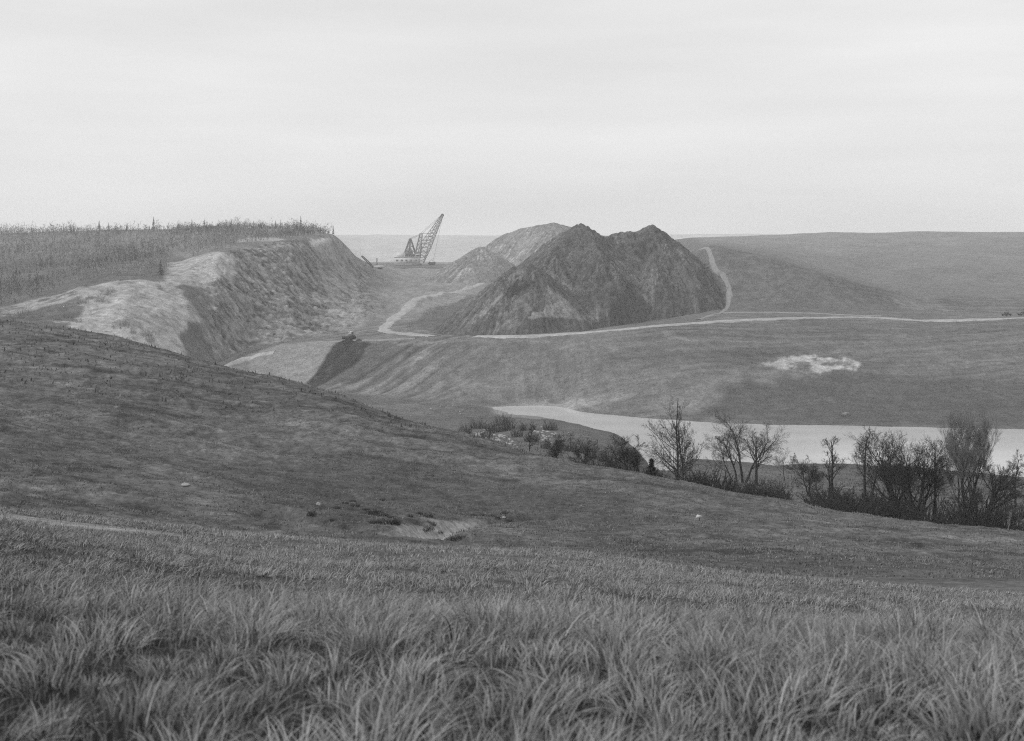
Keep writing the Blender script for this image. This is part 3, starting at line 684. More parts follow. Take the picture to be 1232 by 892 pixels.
def bare_tree(px, Y, top, style, label, seed, stems=((0, 0, 1, 1),), rad=.13, bark='bark', twig='twig', group='bare trees along the ravine', name='bare_tree', base=None, spreadk=1.22):
    X = ux(px) * Y; zb = float(GZ(X, Y))
    Hh = zpy(top, Y) - zb
    T = Tree(seed); P = dict(STY[style])
    for (dx, dy, lean, k) in stems:
        d = np.array((dx, dy, 1.0)); d /= np.linalg.norm(d)
        ox = T.r.uniform(-.35, .35) * (len(stems) > 1); oy = T.r.uniform(-.35, .35) * (len(stems) > 1)
        zz = float(GZ(X + ox, Y + oy)) - zb - .15
        T.grow((ox, oy, zz), d, Hh * .72 * k, rad * 1.25 * k, 0, P)
    zs = max(max(v[2] for v in T.twig.v), max(v[2] for v in T.thick.v)); sc = Hh / zs
    for b in (T.thick, T.twig):
        b.v = [(v[0] * (.5 + .5 * sc) * spreadk, v[1] * (.5 + .5 * sc) * spreadk, v[2] * sc) for v in b.v]
    if style == 'dome':
        def dm(v):
            f = v[2] / Hh; rm = Hh * (.20 * math.sqrt(max(0.0, 1 - ((f - .70) / .31) ** 2)) if f > .70 else .06 + .14 * max(f, 0) / .70)
            q = math.hypot(v[0], v[1]); k_ = 1.0 if q < rm * .8 else (rm * .8 + (q - rm * .8) * .35) / q
            return (v[0] * k_, v[1] * k_, v[2])
        for b in (T.thick, T.twig): b.v = [dm(v) for v in b.v]
        for _ in range(800):
            a_ = T.r.uniform(0, 6.283); el = math.asin(T.r.uniform(-.35, 1)); q0 = T.r.uniform(.25, .8); q1 = min(1.03, q0 + T.r.uniform(.2, .4)); da = T.r.uniform(-.25, .25)
            pt = lambda q, a2: (math.cos(a2) * math.cos(el) * q * .17 * Hh, math.sin(a2) * math.cos(el) * q * .17 * Hh, Hh * (.66 + (.34 if el > 0 else .22) * math.sin(el) * q))
            T.twig.tube(pt(q0, a_), pt(q1, a_ + da), .012, .006, 3, False)
    e = empty(name, (X, Y, zb)); tag(e, label, 'tree', group)
    T.thick.build('trunk', M[bark], e, True); T.twig.build('crown', M[twig], e)
    return e

bare_tree(819, 190, 478, 'tall', 'tall tree with bare whip-like leaders rising above the left part of the lake', 1, stems=((-.02, 0, 1, 1), (.05, .02, 1, .85), (.28, 0, 1, .45), (-.2, .05, 1, .45)), rad=.095)
bare_tree(884, 215, 501, 'spread', 'slim dark leafless tree, left of a close trio by the lake', 2, stems=((-.1, 0, 1, 1), (-.35, 0, 1, .7)), rad=.13)
bare_tree(895, 215, 497, 'spread', 'tallest leafless tree in the middle of a close trio by the lake', 3, stems=((.08, 0, 1, 1), (.2, .1, 1, .85)), rad=.17)
bare_tree(910, 205, 517, 'spread', 'short thick-trunked tree, right of a close trio by the lake', 4, stems=((.05, 0, 1, 1),), rad=.2)
bare_tree(943, 250, 536, 'spread', 'small pale-topped bare tree at the water, right of the trio', 5, rad=.07, twig='twig_mid')
bare_tree(971, 165, 545, 'spread', 'low brushy bare tree before the narrow one', 6, stems=((-.15, 0, 1, 1), (.15, 0, 1, .9), (0, .1, 1, .8)), rad=.08)
bare_tree(1003, 165, 522, 'thin', 'narrow upright bare tree standing alone before the lake', 7, rad=.13, stems=((-.04, 0, 1, 1), (.1, 0, 1, .7)))
bare_tree(1044, 150, 514, 'thin', 'spindly bare tree at the left end of the tangled thicket', 8, rad=.12, stems=((-.05, 0, 1, 1), (.12, .1, 1, .8)))
bare_tree(1081, 128, 513, 'lean', 'heavy dark tree leaning left out of the tangled thicket', 9, stems=((-.34, 0, 1, 1), (-.2, .1, 1, .9), (-.05, 0, 1, .75)), rad=.17)
bare_tree(1109, 124, 515, 'lean', 'broad multi-stemmed dark tree in the middle of the tangled thicket', 10, stems=((-.2, 0, 1, 1), (-.1, .1, 1, .95), (.03, 0, 1, .8), (-.3, .1, 1, .7)), rad=.15)
bare_tree(1123, 128, 523, 'thin', 'straight single-stemmed tree at the right end of the tangled thicket', 11, rad=.12)
bare_tree(1163, 122, 487, 'dome', 'tallest tree with a pale brush-like domed crown', 12, stems=((-.06, 0, 1, 1), (.05, .05, 1, .95), (-.16, 0, 1, .75), (.16, 0, 1, .8)), rad=.13, twig='twig_mid', spreadk=1.15)
bare_tree(1183, 116, 546, 'spread', 'dark crooked tree spreading right, beside the dome-crowned one', 13, stems=((.3, 0, 1, 1), (.1, 0, 1, .9), (-.35, 0, 1, .7)), rad=.17)
bare_tree(1222, 170, 540, 'thin', 'thin sapling standing against the water at the right edge', 14, rad=.09)
bare_tree(1213, 100, 612, 'thin', 'pale slender dead stem at the right edge of the ridge', 15, rad=.045, bark='bark_pale', twig='bark_pale', spreadk=.5)
bare_tree(768, 132, 520, 'lean', 'bare shrubby tree leaning left at the near end of the lake', 16, stems=((-.5, 0, 1, 1), (-.15, .1, 1, .8), (-.95, .1, 1, .9)), rad=.1, spreadk=1.4, twig='twig')
bare_tree(637, 190, 511, 'thin', 'thin straight sapling amid the pale rubble', 17, rad=.06)
bare_tree(668, 150, 517, 'lean', 'forked sapling leaning right beside the rubble', 18, stems=((.25, 0, 1, 1), (-.1, 0, 1, .8)), rad=.05)
bare_tree(700, 150, 528, 'spread', 'low bare sapling between the rubble and the leaning shrubby tree', 19, stems=((.1, 0, 1, 1), (-.2, 0, 1, .8)), rad=.05)

# small evergreen
def evergreen(px, Y, top):
    X = ux(px) * Y; zb = float(GZ(X, Y)); Hh = zpy(top, Y) - zb
    e = empty('evergreen_bush', (X, Y, zb)); tag(e, 'small black-looking evergreen bush left of the tall whip-topped tree', 'bush')
    t = MB(); t.tube((0, 0, -.1), (0, 0, Hh * .8), .08, .02, 6); t.build('trunk', M['bark'], e)
    c = MB(); R = random.Random(5)
    for _ in range(1500):
        z = Hh * R.uniform(.04, 1) ; rr = (1 - z / Hh) ** .7 * Hh * .42 * R.uniform(.2, 1) * (.75 + .4 * math.sin(z * 5)); a = R.uniform(0, 6.283)
        p = np.array((math.cos(a) * rr, math.sin(a) * rr, z)); d = np.array((math.cos(a), math.sin(a), R.uniform(-.2, .7))) * R.uniform(.15, .32)
        s = np.array((-math.sin(a), math.cos(a), R.uniform(-.5, .5))) * .07
        c.tri(p - s, p + s, p + d)
    c.build('crown', M['evergreen'], e)
evergreen(784, 128, 553)

# brambles and shrubs (four shapes, each bush its own object)
def bush_mesh(seed, n, h, w, mat='bramble'):
    m = MB(); R = random.Random(seed)
    for _ in range(n):
        a = R.uniform(0, 6.283); r = w * math.sqrt(R.random()); p = np.array((math.cos(a) * r, math.sin(a) * r, -.1))
        hh = h * R.uniform(.45, 1.05) * (1.1 - .6 * (r / w) ** 2)
        d = np.array((math.cos(a) * R.uniform(0, .5) + R.gauss(0, .2), math.sin(a) * R.uniform(0, .5) + R.gauss(0, .2), 1.0))
        mid = p + d * hh * .55; tip = mid + (d + np.array((R.gauss(0, .35), R.gauss(0, .35), -.1))) * hh * .45
        m.tube(p, mid, .018, .012, 3, False); m.tube(mid, tip, .012, .004, 3, False)
        for _k in range(4):
            f = R.uniform(.3, 1); q = p + (mid - p) * f if R.random() < .4 else mid + (tip - mid) * f
            e = q + np.array((R.gauss(0, .3), R.gauss(0, .3), R.uniform(.05, .5))) * hh * .3
            m.tube(q, e, .009, .003, 3, False)
    o = m.build('shrub_shape', M[mat]); me = o.data; bpy.data.objects.remove(o); return me
BM = [bush_mesh(40 + k, 110, 1.0, .75) for k in range(4)]
BL = [bush_mesh(50 + k, 60, 1.0, .8, 'twig_mid') for k in range(4)]
def shrub(px, Y, h, wscale, label, group, k, name='shrub', mesh=None):
    X = ux(px) * Y
    o = bpy.data.objects.new(name, (mesh or BM)[k % 4]); COL.objects.link(o)
    o.location = (X, Y, float(GZ(X, Y))); o.scale = (h * wscale, h * wscale, h); o.rotation_euler = (0, 0, k * 1.7)
    return tag(o, label, 'shrub', group)
R_ = random.Random(77)
k = 0
for px in np.arange(826, 1240, 9.0):
    for rep in range(2):
        Y = 112 + R_.uniform(0, 22) + rep * 26 - (px - 830) * .03
        k += 1
        if 1120 < px < 1160 or R_.random() < .3: continue
        shrub(px + R_.uniform(-6, 6), Y, R_.choice((.7, 1.1, 1.5, 1.9, 2.6, 3.4)) * (.75 + .5 * float(vnoise(np.array(px / 30.), np.array(.5), 9))), R_.uniform(.7, 1.2), 'dark leafless bramble in the thicket along the ridge below the lake', 'brambles along the ravine edge', k)
for px in np.arange(700, 790, 11.0):
    k += 1; shrub(px + R_.uniform(-4, 4), 122 + R_.uniform(0, 22), R_.uniform(1.2, 2.4), R_.uniform(.6, .9), 'grey leafless bush along the ridge left of the lake', 'bushes left of the lake', k)
for px, py in ((560,518),(575,512),(590,515),(600,516),(612,513),(622,522),(640,528),(655,536),(672,532),(690,540),(585,524),(605,507),(635,514),(662,514),(712,548),(727,552)):
    k += 1; X, Y, z = hit(px, py + 4, 130, 420)
    shrub(px, Y, R_.uniform(.010, .017) * Y * .75, R_.uniform(.5, .9), 'low scrubby bush among the pale rubble at the head of the lake', 'scrub among the rubble', k)
for px, py in ((428,608),(440,612),(425,602),(450,617),(460,619),(470,622),(493,620),(505,617),(515,620),(468,628),(475,629),(520,630),(512,636),(545,648),(556,646),(570,619),(580,619),(607,616),(600,622),(612,626),(415,604),(405,610),(530,640),(450,628),(590,620),(460,600),(400,625),(375,618)):
    k += 1; X, Y, z = hit(px, py + 2, 48, 130)
    shrub(px, Y, R_.uniform(.14, .36), R_.uniform(1.0, 2.4), 'low dark tussock beside the wet gully on the near hillside', 'dark tussocks by the gully', k, 'tussock')
for px, py in ((100,362),(85,378),(70,382),(108,356),(60,372),(40,382),(20,380),(120,360),(128,352),(135,348),(30,376),(50,378),(10,384),(95,385),(75,370),(160,398),(175,401),(140,392),(150,390),(180,408),(192,345),(190,342)):
    k += 1; X, Y, z = hit(px, py + 3, 440, 620)
    shrub(px, Y, R_.uniform(1.6, 4.6), R_.uniform(.6, 1.0), 'leafless scrub bush on the pale bench left of the highwall', 'scrub on the pale bench', k, mesh=BL)

# ------------------------------------------------------------------ stones
def rock_mesh(seed):
    R = np.random.default_rng(seed); me = bpy.data.meshes.new('stone_shape')
    import bmesh
    bm = bmesh.new(); bmesh.ops.create_icosphere(bm, subdivisions=2, radius=1)
    pl = [(R.normal(0, 1, 3), R.uniform(.55, .9)) for _ in range(9)]
    for v in bm.verts:
        c = np.array(v.co)
        for nrm, d in pl:
            nn = nrm / np.linalg.norm(nrm); s = c @ nn
            if s > d: c = c - nn * (s - d)
        v.co = c
    bm.to_mesh(me); bm.free(); me.materials.append(M['rock']); return me
RM = [rock_mesh(500 + i) for i in range(4)]
def stone(px, py, y0, y1, size, label, group, i, flat=.7, name='boulder'):
    X, Y, z = hit(px, py, y0, y1)
    if size < 0: size = -size * Y / F
    o = bpy.data.objects.new(name, RM[i % 4]); COL.objects.link(o)
    o.location = (X, Y, z + size * flat * .3); o.scale = (size * R_.uniform(.8, 1.3), size * R_.uniform(.8, 1.2), size * flat); o.rotation_euler = (0, 0, R_.uniform(0, 6))
    return tag(o, label, 'boulder', group)
for i in range(64):
    t = R_.random(); px = 562 + 58 * t + R_.gauss(0, 3); py = 520 + 14 * t + R_.gauss(0, 4)
    stone(px, py, 125, 420, -R_.uniform(1.0, 3.0), 'pale broken rock in the main rubble spread at the head of the lake', 'main rubble spread', i)
for i in range(22):
    stone(655 + R_.gauss(0, 6), 525 + R_.gauss(0, 5), 125, 420, -R_.uniform(1.0, 2.6), 'pale rock in the small pile behind the forked sapling', 'small rubble pile', i)
for i in range(14):
    stone(672 + R_.gauss(0, 12), 523 + R_.gauss(0, 3), 125, 420, -R_.uniform(.8, 1.8), 'loose pale stone scattered right of the small rubble pile', 'scattered stones', i)
for i in range(9):
    stone(R_.uniform(480, 560), R_.uniform(488, 502), 250, 470, -R_.uniform(.8, 1.6), 'grey rock on the valley floor below the fill slope', 'rocks on the valley floor', i)
stone(384, 608, 50, 130, .26, 'white stone lying alone on the near hillside', None, 1)
stone(222, 584, 50, 140, .32, 'flat pale stone on the left hillside', None, 2, .35)
stone(605, 624, 50, 130, .25, 'small pale stone right of the wet gully', None, 3, .4)
sl = stone(1018, 500, 396, 470, 1.5, 'blocky pale slab on the dark bank above the lake', None, 0, .6)
sl.data = sl.data.copy(); sl.data.materials[0] = M['rock_dark']

# white scrap standing on the ridge before the lake
X, Y, z = hit(841, 627, 50, 110)
e = empty('marker_sign', (X, Y, z)); tag(e, 'small tilted white board on a short stake on the right-hand ridge', 'sign')
m = MB(); m.box((.02, .02, .12), (.05, .04, .5)); m.build('stake', M['bark_mid'], e)
m = MB(); m.prism([(-.24, .22), (.1, .16), (.24, .34), (-.12, .42)], -.03, -.005); m.build('board', M['white_paint'], e)

# ------------------------------------------------------------------ the wood on the left plateau
def wood():
    V_, T_, F_ = [], [], []
    n = 0; tries = 0; R = random.Random(9); pts = []
    xs = rng.uniform(-640, -95, 22000); ys = rng.uniform(505, 960, 22000)
    p = xs / ys * F + CX
    kk = np.interp(p, pc, kY); jj = np.interp(p, pc, jY)
    edge = np.where(p < 205, np.interp(p, [-200, 0, 60, 100, 200], [505, 516, 538, 550, 572]), kk + 10) + 6 * fbm(xs / 20, ys / 20, 403, 3)
    dens = fbm(xs / 38, ys / 60, 401, 3)
    ok = (ys > edge) & (p > -140) & (p < 398) & ((dens > -.55) | (ys > 880)) & (ys < np.interp(p, [-200, 380, 400], [955, 940, 830]))
    z = GZ(xs, ys)
    x, y, zz, d = xs[ok], ys[ok], z[ok], dens[ok]; m = len(x)
    h = rng.choice([1.4, 2.0, 2.8, 3.8, 5.0, 6.5], m, p=[.14, .18, .22, .22, .16, .08]) * (.95 + 1.1 * np.clip(d + .5 * fbm(x / 14, y / 14, 407, 2), -.45, .7)) * rng.uniform(.8, 1.2, m)
    tn = np.clip(.135 + .2 * fbm(x / 20, y / 36, 405, 3) + rng.normal(0, .03, m), .04, .3)
    per = 20
    k = np.repeat(np.arange(m), per); q = len(k)
    f = rng.beta(2.0, 1.6, q); az = rng.uniform(0, 6.283, q); wid = .5 * h[k] * np.sin(np.clip(f, .05, 1) * 2.7) * np.sqrt(rng.uniform(0, 1, q)) + .05
    p0 = np.stack([x[k] + np.cos(az) * wid * .5, y[k] + np.sin(az) * wid * .5, zz[k] + h[k] * f * .85], -1)
    ln = h[k] * rng.uniform(.1, .24, q)
    dr = np.stack([np.cos(az) * .6 + rng.normal(0, .3, q), np.sin(az) * .6 + rng.normal(0, .3, q), rng.uniform(.3, 1.3, q)], -1); dr /= np.linalg.norm(dr, axis=1)[:, None]
    sd = np.stack([-np.sin(az), np.cos(az), rng.normal(0, .3, q)], -1) * rng.uniform(.08, .2, q)[:, None]
    tw = np.stack([p0 - sd, p0 + sd, p0 + dr * ln[:, None]], 1).reshape(-1, 3)
    a = rng.uniform(0, 3.1, m); c_ = np.stack([np.cos(a), np.sin(a), a * 0], -1) * .12; b0 = np.stack([x, y, zz - .2], -1)
    st = np.stack([b0 - c_, b0 + c_, b0 + np.stack([x * 0, x * 0, h * .55], -1)], 1).reshape(-1, 3)
    V_ = np.concatenate([tw, st]); T_ = np.concatenate([np.repeat(tn[k], 3), np.repeat(tn * .7, 3)]); F_ = np.arange(len(V_)).reshape(-1, 3)
    o = mesh_np('woodland', V_, None, F_, M['wood'], attrs={'tone': T_})
    tag(o, 'grey leafless scrub woodland covering the plateau behind the highwall', 'woodland', kind='stuff')
wood()

def conifer_mesh(seed):
    m = MB(); R = random.Random(seed); m.tube((0, 0, -.05), (0, 0, .97), .012, .003, 5)
    for _ in range(170):
        f = R.uniform(.12, 1) ; az = R.uniform(0, 6.283); ln = (1.05 - f) * .2 * R.uniform(.45, 1.1)
        p = np.array((0, 0, f)); e = p + np.array((math.cos(az) * ln, math.sin(az) * ln, -ln * R.uniform(.1, .5)))
        s = np.array((-math.sin(az), math.cos(az), 0)) * ln * .3
        m.tri(p, e - s, e + s); m.tri(p + (0, 0, .02), e, e + (0, 0, -.03))
    o = m.build('conifer_shape', M['conifer']); me = o.data; bpy.data.objects.remove(o); return me
CM = [conifer_mesh(70 + i) for i in range(4)]
def conifer(px, Y, h, label, group, i, w=1.0):
    X = ux(px) * Y; o = bpy.data.objects.new('conifer', CM[i % 4]); COL.objects.link(o)
    o.location = (X, Y, float(GZ(X, Y))); o.scale = (h * w, h * w, h); o.rotation_euler = (0, 0, i * 2.1)
    return tag(o, label, 'tree', group)
i = 0
for px in (57,88,118,131,138,141,153,186,188,213,232,247,277,303,306,331,338,356,362,385):
    i += 1
    conifer(px + R_.uniform(-1.5, 1.5), R_.uniform(900, 945) if px < 350 else R_.uniform(850, 900), R_.choice((3.5, 4.5, 5.5, 6.5, 8)) * (1.3 if px in (131, 138, 145, 166, 186, 338, 362) else 1), 'dark spiry conifer on the skyline of the wooded plateau', 'skyline conifers', i, R_.uniform(.7, 1.1))
conifer(401, 800, 6.5, 'last lone spindly conifer at the tip of the highwall', None, 3, .8)
conifer(193, 575, 7.0, 'dark bushy conifer at the pale bench below the wood', None, 2, 1.6)

# ------------------------------------------------------------------ dragline
def lattice(m, a, b, w0, w1, wm, h0, hm, h1, side, bays, rc, rb):
    """boom of four tapered chords with lacing"""
    a = np.array(a, float); b = np.array(b, float); d = b - a; d /= np.linalg.norm(d)
    s = np.array(side, float); s -= d * (s @ d); s /= np.linalg.norm(s); n = np.cross(s, d)
    if n[2] < 0: n = -n
    rings = []
    for k in range(bays + 1):
        t = k / bays
        w = np.interp(t, [0, .3, 1], [w0, wm, w1]); h = np.interp(t, [0, .3, 1], [h0, hm, h1]); c = a + (b - a) * t
        rings.append([c + s * w * i / 2 + n * h * j for i, j in ((-1, 0), (1, 0), (1, 1), (-1, 1))])
    for r0, r1 in zip(rings[:-1], rings[1:]):
        for i in range(4):
            m.tube(r0[i], r1[i], rc, rc, 4)
            m.tube(r0[i], r1[(i + 1) % 4], rb, rb, 4); m.tube(r1[i], r1[(i + 1) % 4], rb, rb, 4)
    return rings
def dragline():
    zb = float(GZ(DX, DY))
    e = empty('dragline', (DX, DY, zb)); tag(e, 'huge pale-housed dragline excavator with its lattice boom raised over the pit', 'excavator')
    px = 1200 / F    # metres per surveyed step at that depth
    m = MB(); m.tube((-5, 2, -.3), (-5, 2, 1.5), 8.5, 8.5, 28); m.build('base_tub', M['steel'], e)
    for s in (-1, 1):
        m = MB(); m.prism([(-12, 0), (6, 0), (7.5, .9), (6, 2.2), (-12, 2.2), (-13.5, .9)], s * 11 - 1.5 + 2, s * 11 + 1.5 + 2); m.build('walking_shoe', M['steel'], e)
    house = MB(); house.box((-6, 2, 5.0), (24, 17, 6.6)); h = house.build('machinery_house', M['white_paint'], e)
    m = MB()
    for x in (-15, -10.5, -6, -1.5, 3): m.box((x, -6.56, 5.2), (2.2, .08, 1.6))
    m.build('louvre_panel', M['cat_paint'], h)
    m = MB(); m.box((-6, 2, 8.45), (24.8, 17.8, .25)); m.build('roof', M['white_paint'], h)
    m = MB(); m.box((-11.5, 2, 10.6), (8.5, 12, 4.0), 0, .92, .92); m.build('upper_house', M['white_paint'], e)
    m = MB(); m.box((5.0, -5.0, 9.9), (4.2, 4, 2.6)); c = m.build('operator_cab', M['white_paint'], e)
    m = MB(); m.box((5.0, -7.03, 10.2), (3.4, .06, 1.2)); m.box((7.13, -5, 10.2), (.06, 3.2, 1.2)); m.build('window', M['glass'], c)
    # revolving gantry: two raked frames with a dark sheeted front, as seen above the house
    top = (-3.0, 4, 25.5)
    m = MB()
    for y in (-3.5, 9):
        m.tube((-9.5, y, 8.4), (-3.4, 3 + (y - 3) * .35, 26), .75, .6, 6); m.tube((3.0, y, 8.4), (-2.4, 3 + (y - 3) * .35, 25.5), .75, .6, 6)
        m.tube((-4.0, y, 8.4), (-3.0, 3 + (y - 3) * .35, 25), .55, .5, 6)
        for t in (.3, .6):
            m.tube((-9.5 + 6.1 * t, y - (y - 3) * .65 * t, 8.4 + 17.6 * t), (3.0 - 5.4 * t, y - (y - 3) * .65 * t, 8.4 + 17.1 * t), .45, .45, 5)
        m.tube((-9.5, y, 8.5), (-1.0, y * .8, 15), .4, .4, 5); m.tube((3.0, y, 8.5), (-7, y * .8, 15.5), .4, .4, 5)
    m.box((-3.2, 2.8, 25.8), (2.2, 5.5, 1.4))
    m.build('gantry', M['steel'], e)
    m = MB(); m.prism([(-9.8, 8.6), (1.0, 8.6), (-2.0, 17), (-6.0, 17.5)], 3.0, 3.6); m.build('gantry_plating', M['steel'], e)
    foot = (6.0, 3, 2.6); tip = (25.5, 52, 49.5)
    m = MB(); lattice(m, foot, tip, 9, 2.0, 9, .8, 6.5, 1.2, (1, -.35, 0), 13, .42, .22); m.build('boom', M['steel'], e)
    # mast over the boom and the pendants that carry it
    m = MB(); lattice(m, (4.5, 3, 8.4), (6.8, 14, 31), 5, 2.5, 5, .5, 2, .6, (1, -.3, 0), 6, .38, .2); m.build('mast', M['steel'], e)
    m = MB()
    for s in (-1.0, 1.0):
        m.tube((-3 + s, 4, 26), (6.8 + s, 14, 31), .16, .16, 4); m.tube((6.8 + s, 14, 31), (25.5 + s * .6, 52, 50.5), .17, .17, 4)
        m.tube((6.8 + s, 14, 31), (17 + s, 31, 32), .13, .13, 4)
    m.build('suspension_cable', M['steel'], e)
    m = MB(); m.tube((25.5, 50.8, 50), (25.5, 53.2, 50), 1.6, 1.6, 16); m.build('point_sheave', M['dark_steel'], e)
    m = MB(); m.tube((25.8, 52, 49), (18.5, 20, 5.5), .14, .14, 4); m.tube((6.5, 2, 4), (16, 18, 3), .14, .14, 4); m.build('hoist_rope', M['steel'], e)
    b = MB(); b.prism([(13.6, 1.8), (14.6, .3), (19.2, .2), (20.6, 1.2), (20.4, 3.2), (14.2, 3.0)], 16, 20.5); bk = b.build('bucket', M['dark_steel'], e)
    b = MB(); b.tube((14.4, 16.2, 3.0), (17, 18.2, 5.6), .18, .18, 5); b.tube((20.2, 16.2, 3.1), (17, 18.2, 5.6), .18, .18, 5)
    for y in (16.4, 18.2, 20.0): b.box((13.3, y, 1.3), (1.2, .4, .5))
    b.build('bail', M['dark_steel'], bk)
dragline()

# ------------------------------------------------------------------ bulldozer on the lip of the fill
def bulldozer(px, Y, rz):
    X = ux(px) * Y; z = float(GZ(X, Y)) + .25
    e = empty('bulldozer', (X, Y, z), rz); tag(e, 'bulldozer pushing black spoil over the lip of the fill slope', 'bulldozer')
    for s in (-1, 1):
        m = MB(); m.prism([(-2.4, .45), (-1.9, .02), (1.9, .02), (2.4, .45), (2.3, .95), (1.8, 1.25), (-1.8, 1.25), (-2.3, .95)], s * 1.15 - .32, s * 1.15 + .32)
        for q in np.linspace(-1.8, 1.8, 14): m.box((q, s * 1.15, 0.0), (.08, .7, .1))
        m.build('track', M['dark_steel'], e)
    m = MB(); m.prism([(-2.2, .7), (2.1, .7), (2.2, 1.9), (.4, 2.1), (.3, 1.7), (-2.2, 1.75)], -.78, .78); m.build('body', M['cat_paint'], e)
    m = MB(); m.box((-.85, 0, 2.35), (1.7, 1.5, 1.25), 0, .92, .92); m.box((-.85, 0, 3.03), (1.95, 1.8, .14)); c = m.build('cab', M['white_paint'], e)
    m = MB(); m.box((-.85, 0, 2.5), (1.3, 1.515, .6)); m.build('window', M['glass'], c)
    m = MB(); m.tube((.95, .3, 2.0), (.95, .3, 3.4), .08, .08, 8); m.build('exhaust_pipe', M['dark_steel'], e)
    m = MB(); m.prism([(2.95, .05), (3.15, .05), (2.98, .7), (3.2, 1.45), (3.05, 1.45), (2.8, .7)], -1.9, 1.9); b = m.build('blade', M['dark_steel'], e)
    m = MB()
    for s in (-1, 1): m.tube((-.3, s * 1.55, .55), (2.95, s * 1.55, .4), .13, .13, 6)
    m.build('push_arm', M['dark_steel'], b)
    m = MB(); m.prism([(-3.6, .1), (-3.4, .1), (-3.0, 1.5), (-3.2, 1.5)], -.1, .1); m.box((-2.7, 0, 1.2), (1.0, 1.0, .3)); m.build('ripper', M['dark_steel'], e)
bulldozer(421, 519, math.radians(-118))
# black pile the blade is pushing
def spoil_mound(px, Y, sx, sy, h, label, tonev, seed):
    n = 26; X0 = ux(px) * Y; v = []; q = []
    for i in range(n + 1):
        for j in range(n + 1):
            a = (i / n - .5) * 2; b = (j / n - .5) * 2; x = X0 + a * sx; y = Y + b * sy
            r = math.hypot(a, b)
            v.append((x, y, float(GZ(x, y)) - .3 + max(0, 1 - r) ** 1.1 * h * (1 + .5 * float(fbm(x / 1.1, y / 1.1, seed, 3)))))
    for i in range(n):
        for j in range(n): q.append((i*(n+1)+j, (i+1)*(n+1)+j, (i+1)*(n+1)+j+1, i*(n+1)+j+1))
    o = mesh_np('spoil_mound', v, q, None, M['spoil'], smooth=False, attrs={'tone': np.full(len(v), tonev * .8)}); tag(o, label, 'mound')
spoil_mound(417, 511.5, 4.6, 3.6, 1.9, 'low black mound of spoil under the bulldozer blade', .03, 3)
spoil_mound(432, 513, 3.0, 2.6, 1.1, 'smaller dark mound right of the bulldozer', .045, 4)

# ------------------------------------------------------------------ pickups at the right end of the haul road
def pickup(px, Y, rz, label, paint):
    X = ux(px) * Y; z = float(GZ(X, Y)) + .08
    e = empty('pickup_truck', (X, Y, z), rz); tag(e, label, 'pickup truck', 'vehicles parked along the haul road')
    m = MB(); m.prism([(-2.4, .45), (2.35, .45), (2.45, .75), (2.3, 1.02), (.9, 1.08), (-2.4, 1.08)], -.9, .9); m.build('body', paint, e)
    m = MB(); m.prism([(-.75, 1.06), (1.0, 1.06), (.45, 1.66), (-.6, 1.68)], -.78, .78); c = m.build('cab', paint, e)
    m = MB(); m.prism([(-.62, 1.14), (.78, 1.14), (.4, 1.55), (-.55, 1.57)], -.795, .795); m.build('window', M['glass'], c)
    for x in (-1.5, 1.5):
        for s in (-1, 1):
            m = MB(); m.tube((x, s * .72, .36), (x, s * .93, .36), .38, .38, 14); m.build('wheel', M['rubber'], e)
Xa, Ya, _ = hit(1211, 381, 500, 600)
pickup(1211, Ya + 5, math.radians(35), 'dark pickup parked on the road bank, left of two near the right edge', M['car_paint'])
pickup(1231, Ya + 9, math.radians(10), 'dark vehicle cut by the right edge on the haul road', M['car_paint'])

# pale machine and slanted boom near the end of the highwall
Xr, Yr2, zr = hit(456, 323.5, 880, 1200)
e = empty('drill_rig', (Xr, Yr2, zr)); tag(e, 'small pale drilling machine beyond the end of the highwall', 'drill rig')
m = MB(); m.box((0, 0, 1.6), (7.0, 3, 1.9)); m.build('body', M['white_paint'], e)
m = MB(); m.box((-2.2, 0, 3.5), (2.2, 2.6, 2.0)); m.build('cab', M['steel'], e)
for s in (-1, 1):
    m = MB(); m.prism([(-3, .4), (-2.5, 0), (2.5, 0), (3, .4), (2.6, .9), (-2.6, .9)], s * 1.5 - .4, s * 1.5 + .4); m.build('track', M['dark_steel'], e)
m = MB(); lattice(m, (-1.5, 0, 3.0), (-1.3, 0, 8.5), 1, 1, 1, .7, .7, .7, (0, 1, 0), 5, .1, .06); m.build('mast', M['steel'], e)
Xc, Yc, zc = hit(447, 323, 860, 1150)
e = empty('conveyor_boom', (Xc, Yc, zc)); tag(e, 'dark slanting beam propped at the far end of the highwall rim', 'beam')
m = MB(); lattice(m, (1, 0, .1), (-8.0, 3, 9.0), 1.2, 1.0, 1.4, .8, 1.3, .8, (0.3, 1, 0), 9, .16, .09); m.build('beam', M['dark_steel'], e)
m = MB(); m.tube((-4.5, 1.6, 4.6), (-4.7, 1.6, float(GZ(Xc - 4.7, Yc + 1.6)) - zc - .2), .2, .2, 6); m.build('prop', M['dark_steel'], e)

# ------------------------------------------------------------------ air
m = bpy.data.materials.new('thin_haze'); m.use_nodes = True; nt = m.node_tree; nt.nodes.clear()
out = nt.nodes.new('ShaderNodeOutputMaterial'); pv = nt.nodes.new('ShaderNodeVolumePrincipled')
pv.inputs['Color'].default_value = (1, 1, 1, 1); pv.inputs['Density'].default_value = 0.00025; pv.inputs['Anisotropy'].default_value = 0.2
nt.links.new(pv.outputs[0], out.inputs['Volume'])
hb = MB(); hb.box((0, 0, -15.5), (10600, 10600, 99)); ho = hb.build('haze', m); tag(ho, 'thin dusty haze that pales the far side of the pit', 'haze', kind='stuff')

